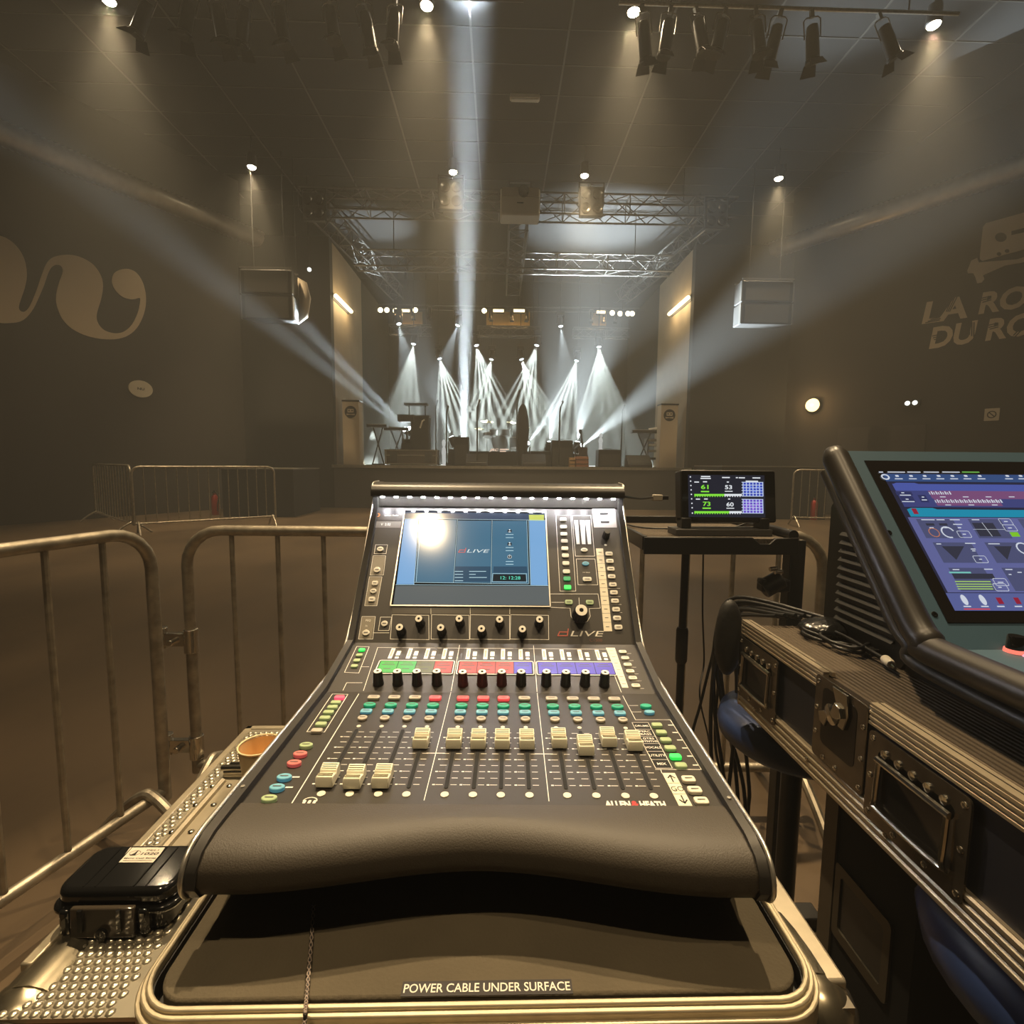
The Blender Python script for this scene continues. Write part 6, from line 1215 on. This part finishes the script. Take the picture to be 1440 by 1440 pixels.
tb(MB().tube(spline(path2, 8), 0.011, 10), 'lower_bumper', mat('lower_bumper', (0.030, 0.027, 0.023), 0.45), smooth=70)
mb = MB(); mb.prism([V((bx - 0.012, p.y, p.z)) for p in sp_[::4]] + [V((bx - 0.012, p.y, p.z)) for p in reversed(spline(path2, 8)[::4])], (0.012, 0, 0)); tb(mb, 'side_plate', m_blk)
qz = lambda x, y: PQ.uv(1200 + x / 6.0, 640 + y / 6.0)
UR = BXR - bx - 0.06
bu0 = (qz(52, 52)[0] + PQ.uv(1340, 875)[0]) / 2; bv1 = qz(400, 52)[1]; bv0 = PQ.uv(1345, 876)[1]
gl = tb(MB().plate(PQ, [(bu0, bv0), (UR, bv0), (UR, bv1), (bu0, bv1)], 0, 0.0015), 'touchscreen', mat('bezel_glass', (0.007, 0.006, 0.006), 0.10, coat=0.2))
E0 = 0.0018
def C(name, rgb, s=0.85): return scol('dk_' + name, rgb, s)
def qr(mb, x0, y0, x1, y1, off): 
    u0, v1 = qz(x0, y0); u1, v0 = (UR - 0.012 if x1 is None else qz(x1, y1)[0], qz(x0 if x1 is None else x1, y1)[1]); mb.flat(PQ, [(u0, v0), (u1, v0), (u1, v1), (u0, v1)], off)
du0 = (qz(197, 150)[0] + qz(885, 1310)[0]) / 2
ub = lambda y: qz(400, y)[1]
def qb_(mb, ua, ya, ub2, yb2, off): mb.flat(PQ, [(ua, ub(yb2)), (ub2, ub(yb2)), (ub2, ub(ya)), (ua, ub(ya))], off)
UE = UR - 0.012
mb = MB().use(C('base', (30, 34, 62))); qb_(mb, du0, 160, UE, 1318, E0)
mb.use(C('toolbar', (45, 76, 128))); qb_(mb, du0, 165, UE, 228, E0 + 0.0002)
mb.use(C('violet', (72, 88, 168))); qb_(mb, du0 + 0.008, 248, UE, 305, E0 + 0.0002); mb.flat(PQ, [(du0 + 0.010, ub(249)), (du0 + 0.055, ub(249)), (du0 + 0.048, ub(239)), (du0 + 0.016, ub(239))], E0 + 0.0002)
mb.use(C('indigo', (58, 66, 124))); qb_(mb, du0 + 0.008, 305, UE, 442, E0 + 0.0002)
mb.use(C('plum', (122, 76, 122))); qr(mb, 620, 306, None, 372, E0 + 0.0004); qr(mb, 668, 372, 1255, 436, E0 + 0.0004)
mb.use(C('navy', (40, 48, 96))); qr(mb, 345, 314, 498, 346, E0 + 0.0004); qr(mb, 380, 352, 520, 404, E0 + 0.0004); qr(mb, 532, 342, 634, 404, E0 + 0.0004)
mb.use(C('cyan', (8, 142, 176))); qb_(mb, du0 + 0.010, 462, UE, 524, E0 + 0.0002); mb.flat(PQ, [(du0 + 0.010, ub(463)), (du0 + 0.062, ub(463)), (du0 + 0.055, ub(450)), (du0 + 0.018, ub(450))], E0 + 0.0002)
mb.use(C('lavender', (96, 102, 158))); qb_(mb, du0 + 0.004, 530, UE, 1162, E0 + 0.0002)
mb.use(C('slate', (74, 80, 118)))
for a in ((520, 545, 925, 708), (955, 545, 1335, 708), (660, 742, 1085, 915), (1095, 742, None, 915), (792, 956, 1205, 1152), (1238, 956, None, 1152)): qr(mb, *a, E0 + 0.0004)
qr(mb, 1375, 545, None, 708, E0 + 0.0004)
mb.use(C('dark', (44, 48, 66))); qr(mb, 990, 578, 1240, 692, E0 + 0.0006); mb.flat(PQ, [qz(735, 775), qz(925, 775), qz(860, 890)], E0 + 0.0006); mb.flat(PQ, [qz(1175, 775), qz(1325, 775), qz(1290, 890)], E0 + 0.0006); qr(mb, 820, 1005, 1190, 1050, E0 + 0.0006); qr(mb, 600, 582, 680, 602, E0 + 0.0006); qr(mb, 710, 582, 790, 602, E0 + 0.0006)
mb.use(C('blue_tab', (88, 98, 156))); qb_(mb, du0 + 0.0, 1168, UE, 1316, E0 + 0.0003)
mb.use(C('lime', (130, 205, 40))); qr(mb, 1305, 657, 1400, 695, E0 + 0.0008)
mb.use(C('lime_bar', (165, 205, 110)))
for k, y in enumerate((1068, 1090, 1110, 1130)): qr(mb, 845 + 8 * k, y, 1150 + 7 * k, y + 10, E0 + 0.0008)
mb.use(C('mint', (120, 200, 190))); qr(mb, 795, 990, 985, 1004, E0 + 0.0008)
mb.use(C('crimson', (150, 25, 55)))
for x in (1225, 1372): qr(mb, x - 38, 1208, x + 38, 1262, E0 + 0.0008)
qr(mb, 478, 457, 545, 505, E0 + 0.0008); mb.use(C('red_line', (220, 70, 80))); qr(mb, 920, 1300, 1145, 1310, E0 + 0.0008)
tb(mb, 'display_graphic', None, gl)
mb = MB().use(C('white', (215, 222, 235))); hf = E0 + 0.0010
for a, b in ((205, 245), (278, 430), (444, 560), (582, 715), (738, 890)): qr(mb, a, 147, b, 156, hf)
for x in (372, 490, 605, 722, 838, 950, 1068, 1300, 1412): mb.flat(PQ, rrect(0.006, 0.004, 0.001, 2, *qz(x - 12, 184)), hf); qr(mb, x - 32, 204, x + 38, 212, hf)
mb.line(PQ, ell(0.006, 0.005, 14, *qz(262, 192)), 0.0025, hf, True)
for x in range(632, 815, 19): qr(mb, x, 320 if (x // 19) % 2 else 314, x + 5, 340, hf)
for x in range(682, 1252, 19): qr(mb, x, 388 if (x // 19) % 2 else 382, x + 6, 410, hf)
for x, y in ((745, 360), (938, 360), (1130, 360), (1325, 360), (790, 428), (985, 428), (1182, 428)): qr(mb, x - 26, y - 3, x + 26, y + 4, hf)
for x, y, w in ((408, 326, 14), (430, 346, 48), (445, 380, 14), (455, 400, 55), (578, 362, 12), (590, 386, 24), (620, 553, 58), (725, 553, 36), (845, 553, 44), (1020, 553, 34), (710, 757, 22), (975, 752, 46), (1175, 756, 50), (855, 973, 30), (1128, 970, 38), (1300, 972, 32), (650, 620, 20), (770, 620, 16), (885, 620, 16), (870, 592, 40), (1000, 800, 22), (1005, 815, 16), (925, 675, 16), (1275, 568, 18), (1310, 622, 18), (1062, 886, 14), (1230, 1080, 26), (1225, 1122, 16), (1390, 996, 20), (1310, 1014, 14)): qr(mb, x - w, y - 4, x + w, y + 4, hf)
qr(mb, 1000, 632, 1265, 636, hf); mb.line(PQ, [qz(1075, 578), qz(1160, 692)], 0.0008, hf)
for x, y in ((925, 675), (1275, 570), (1310, 622), (1062, 886), (1232, 1122), (1232, 1078)): mb.line(PQ, rrect(0.020, 0.012, 0.002, 2, *qz(x, y)), 0.0008, hf, True)
for x, y in ((790, 658), (1425, 795)): mb.line(PQ, [(qz(x, y)[0] + 0.010 * math.cos(R(a)), qz(x, y)[1] + 0.010 * math.sin(R(a))) for a in range(20, 300, 20)], 0.0022, hf)
for x in (925, 1080): mb.flat(PQ, ell(0.0045, 0.0085, 14, *qz(x, 1228)), hf); qr(mb, x - 4, 1240, x + 18, 1262, hf)
for x in (950, 1098, 1232, 1380): qr(mb, x - 34, 1278, x + 34, 1288, hf)
mb.use(C('green_text', (120, 200, 90))); qr(mb, 905, 147, 1055, 156, hf)
mb.use(C('orange_ring', (190, 120, 90))); mb.line(PQ, ell(0.008, 0.008, 16, *qz(672, 660)), 0.0014, hf, True)
tb(mb, 'display_print', None, gl)
for px, py in ((1197, 657), (1250, 749), (1314, 864)):
    u, v = PQ.uv(px, py); s_ = tb(MB().lathe([(0.0045, 0), (0.0042, 0.0012), (0.0022, 0.0014), (0.002, 0.0004), (1e-4, 0.0004)], PQ.P(u, v, 0), PQ.n, 14), 'panel_screw', m_blkg)
mb = MB(); u, v = PLO.uv(1427, 917); 
kn = tb(MB().lathe([(0.0105, 0.005), (0.0098, 0.022), (0.0088, 0.0235), (1e-4, 0.0235)], PLO.P(u, v), PLO.n, 22), 'encoder_knob', m_blkg)
tb(MB().lathe([(0.0125, 0.0), (0.0120, 0.005), (1e-4, 0.005)], PLO.P(u, v), PLO.n, 22), 'light_ring', em('ring_red', lin(255, 120, 100), 1.3), kn)
u, v = PLO.uv(1446, 924); tb(MB().lathe([(0.006, 0.0), (0.005, 0.002), (1e-4, 0.003)], PLO.P(u, v), PLO.n, 14), 'indicator', em('indicator_pink', lin(255, 170, 190), 1.2))
# ------------------------------------------------------------------ cables
m_cab = mat('rubber_cable', (0.010, 0.0095, 0.009), 0.42)
cc = onz(1182, 897, zt_); cc.z = zt_ - 0.004
pts = []
for k in range(52):
    a = k * 0.52 + 0.3; r_ = 0.062 + 0.014 * math.sin(k * 1.9) ; pts.append(V((cc.x + 0.002 + r_ * 0.82 * math.cos(a) + 0.006 * math.sin(k * 0.7), cc.y + r_ * 1.15 * math.sin(a), cc.z + 0.0045 + 0.0011 * (k // 6) + 0.002 * math.sin(k * 1.3))))
pe = onz(1245, 927, zt_ + 0.006); pts += [pts[-1].lerp(pe, 0.5) + V((0, 0, 0.004)), pe]
t = thing('coiled_cable', 'coiled black cable with a white plug lying in the flight case tray', 'cable', cc)
MB().tube(spline(pts, 4), 0.0032, 8).build('lead', m_cab, t, world=True, smooth=70)
pq = onz(1266, 946, zt_ + 0.006); d_ = (pq - pe).normalized()
MB().lathe([(0.0035, -0.006), (0.0075, 0.0), (0.0075, 0.020), (0.006, 0.024)], pe, d_, 14).build('plug_sleeve', mat('plug_white', (0.70, 0.64, 0.52), 0.45), t, world=True)
MB().cyl(pe + d_ * 0.024, pe + d_ * 0.040, 0.0032, 0.0026).build('plug_tip', m_chrome, t, world=True)
CAB = (((1078, 842), (1040, 846), (1016, 880), (1002, 960), (1000, 1060), (1012, 1160)), ((1085, 838), (1036, 840), (1008, 885), (1004, 985), (1016, 1080), (1030, 1190)), ((1070, 845), (1030, 858), (1013, 920), (1020, 1000), (1034, 1080), (1040, 1200)), ((1060, 848), (1020, 868), (1000, 930), (985, 990), (972, 1040), (968, 1110)), ((1074, 848), (1046, 856), (1036, 900), (1036, 985), (1030, 1060), (1018, 1180)), ((1064, 850), (1024, 862), (1008, 940), (1026, 1030), (1046, 1110), (1050, 1220)), ((1056, 852), (1018, 875), (1010, 960), (1006, 1050), (1024, 1130), (1028, 1240)), ((1082, 846), (1042, 850), (1030, 890), (1052, 1090), (1052, 1140), (1046, 1240)))
for i, pts_ in enumerate(CAB):
    Y = yb + 0.15 + 0.014 * (i % 4)
    P3 = [onz(pts_[0][0] + 10, pts_[0][1], zt_ + 0.012 + 0.004 * (i // 4))] + [ony(x, y, Y) for x, y in pts_[1:]]; P3[0].y = min(P3[0].y, yb - 0.02)
    e_ = P3[-1].copy(); e_.z = 0.012; P3 += [e_, e_ + V((0.10, 0.12, -0.004))]
    tag(MB().tube(spline(P3, 7), 0.0048 if i not in (3, 6) else 0.0036, 8).build('hanging_cable', m_cab, smooth=70, loc=tuple(P3[0])), 'one of the black cables hanging over the back corner of the flight case tray', 'cable', 'black cables hanging behind the flight case tray')
p0 = ony(988, 782, sy0 + 0.13); pth = [V((p0.x, p0.y, SHZ - 0.014)), ony(988, 860, p0.y), ony(990, 930, p0.y), ony(984, 980, p0.y - 0.05), ony(1000, 1060, p0.y - 0.05), ony(1010, 1190, p0.y - 0.05)]; e_ = pth[-1].copy(); e_.z = 0.01; pth.append(e_)
tag(MB().tube(spline(pth, 7), 0.0024, 7).build('thin_cable', m_cab, loc=tuple(pth[0])), 'single thin black cable hanging straight down from the stand shelf', 'cable')
c = ony(1029, 900, yb + 0.012); c.y = yb + 0.028
tag(MB().ball(c, 0.055, 20, 12, (0.55, 0.42, 1.55)).build('cable_bag', mat('bag_black', (0.013, 0.012, 0.011), 0.55, bump=0.3, bscale=30), smooth=80, loc=tuple(c)), 'soft black bag hanging behind the back corner of the flight case tray', 'bag')
c = onz(1118, 862, zt_); c.y = yb - 0.07; c.z = zt_ + 0.006
tag(MB().ball(c, 0.055, 22, 12, (1.15, 0.8, 0.36)).build('plastic_bag', mat('plastic_black', (0.010, 0.010, 0.010), 0.22, bump=0.9, bscale=26), smooth=80, loc=tuple(c)), 'crumpled shiny black plastic bag lying at the back of the flight case tray', 'bag')
# ------------------------------------------------------------------ blue stools pushed under the tray
m_seat = mat('blue_vinyl', (0.020, 0.038, 0.115), 0.42, bump=0.08, bscale=40)
def stool(c, r, th, label):
    t = thing('stool', label, 'stool', V((c.x, c.y, 0)), 'blue stools'); z = c.z
    MB().lathe([(1e-4, z - th), (r * 0.86, z - th), (r * 0.97, z - th * 0.8), (r, z - th * 0.45), (r * 0.96, z - th * 0.15), (r * 0.82, z), (1e-4, z + 0.006)], seg=40).build('seat', m_seat, t, smooth=60)
    MB().cyl((0, 0, 0.04), (0, 0, z - th), 0.022).build('column', m_blkm, t)
    MB().lathe([(r * 1.05, 0.0), (r * 1.05, 0.012), (r * 0.5, 0.035), (0.03, 0.05)], seg=30).build('base', m_blkm, t)
c = onz(1098, 1010, 0.76); stool(V((c.x + 0.005, 1.10, 0.80)), 0.165, 0.075, 'blue round stool under the back end of the flight case tray')
c2 = onz(1400, 1300, 0.80); stool(V((0.74, 0.50, 0.825)), 0.215, 0.095, 'blue round stool under the near end of the flight case tray')
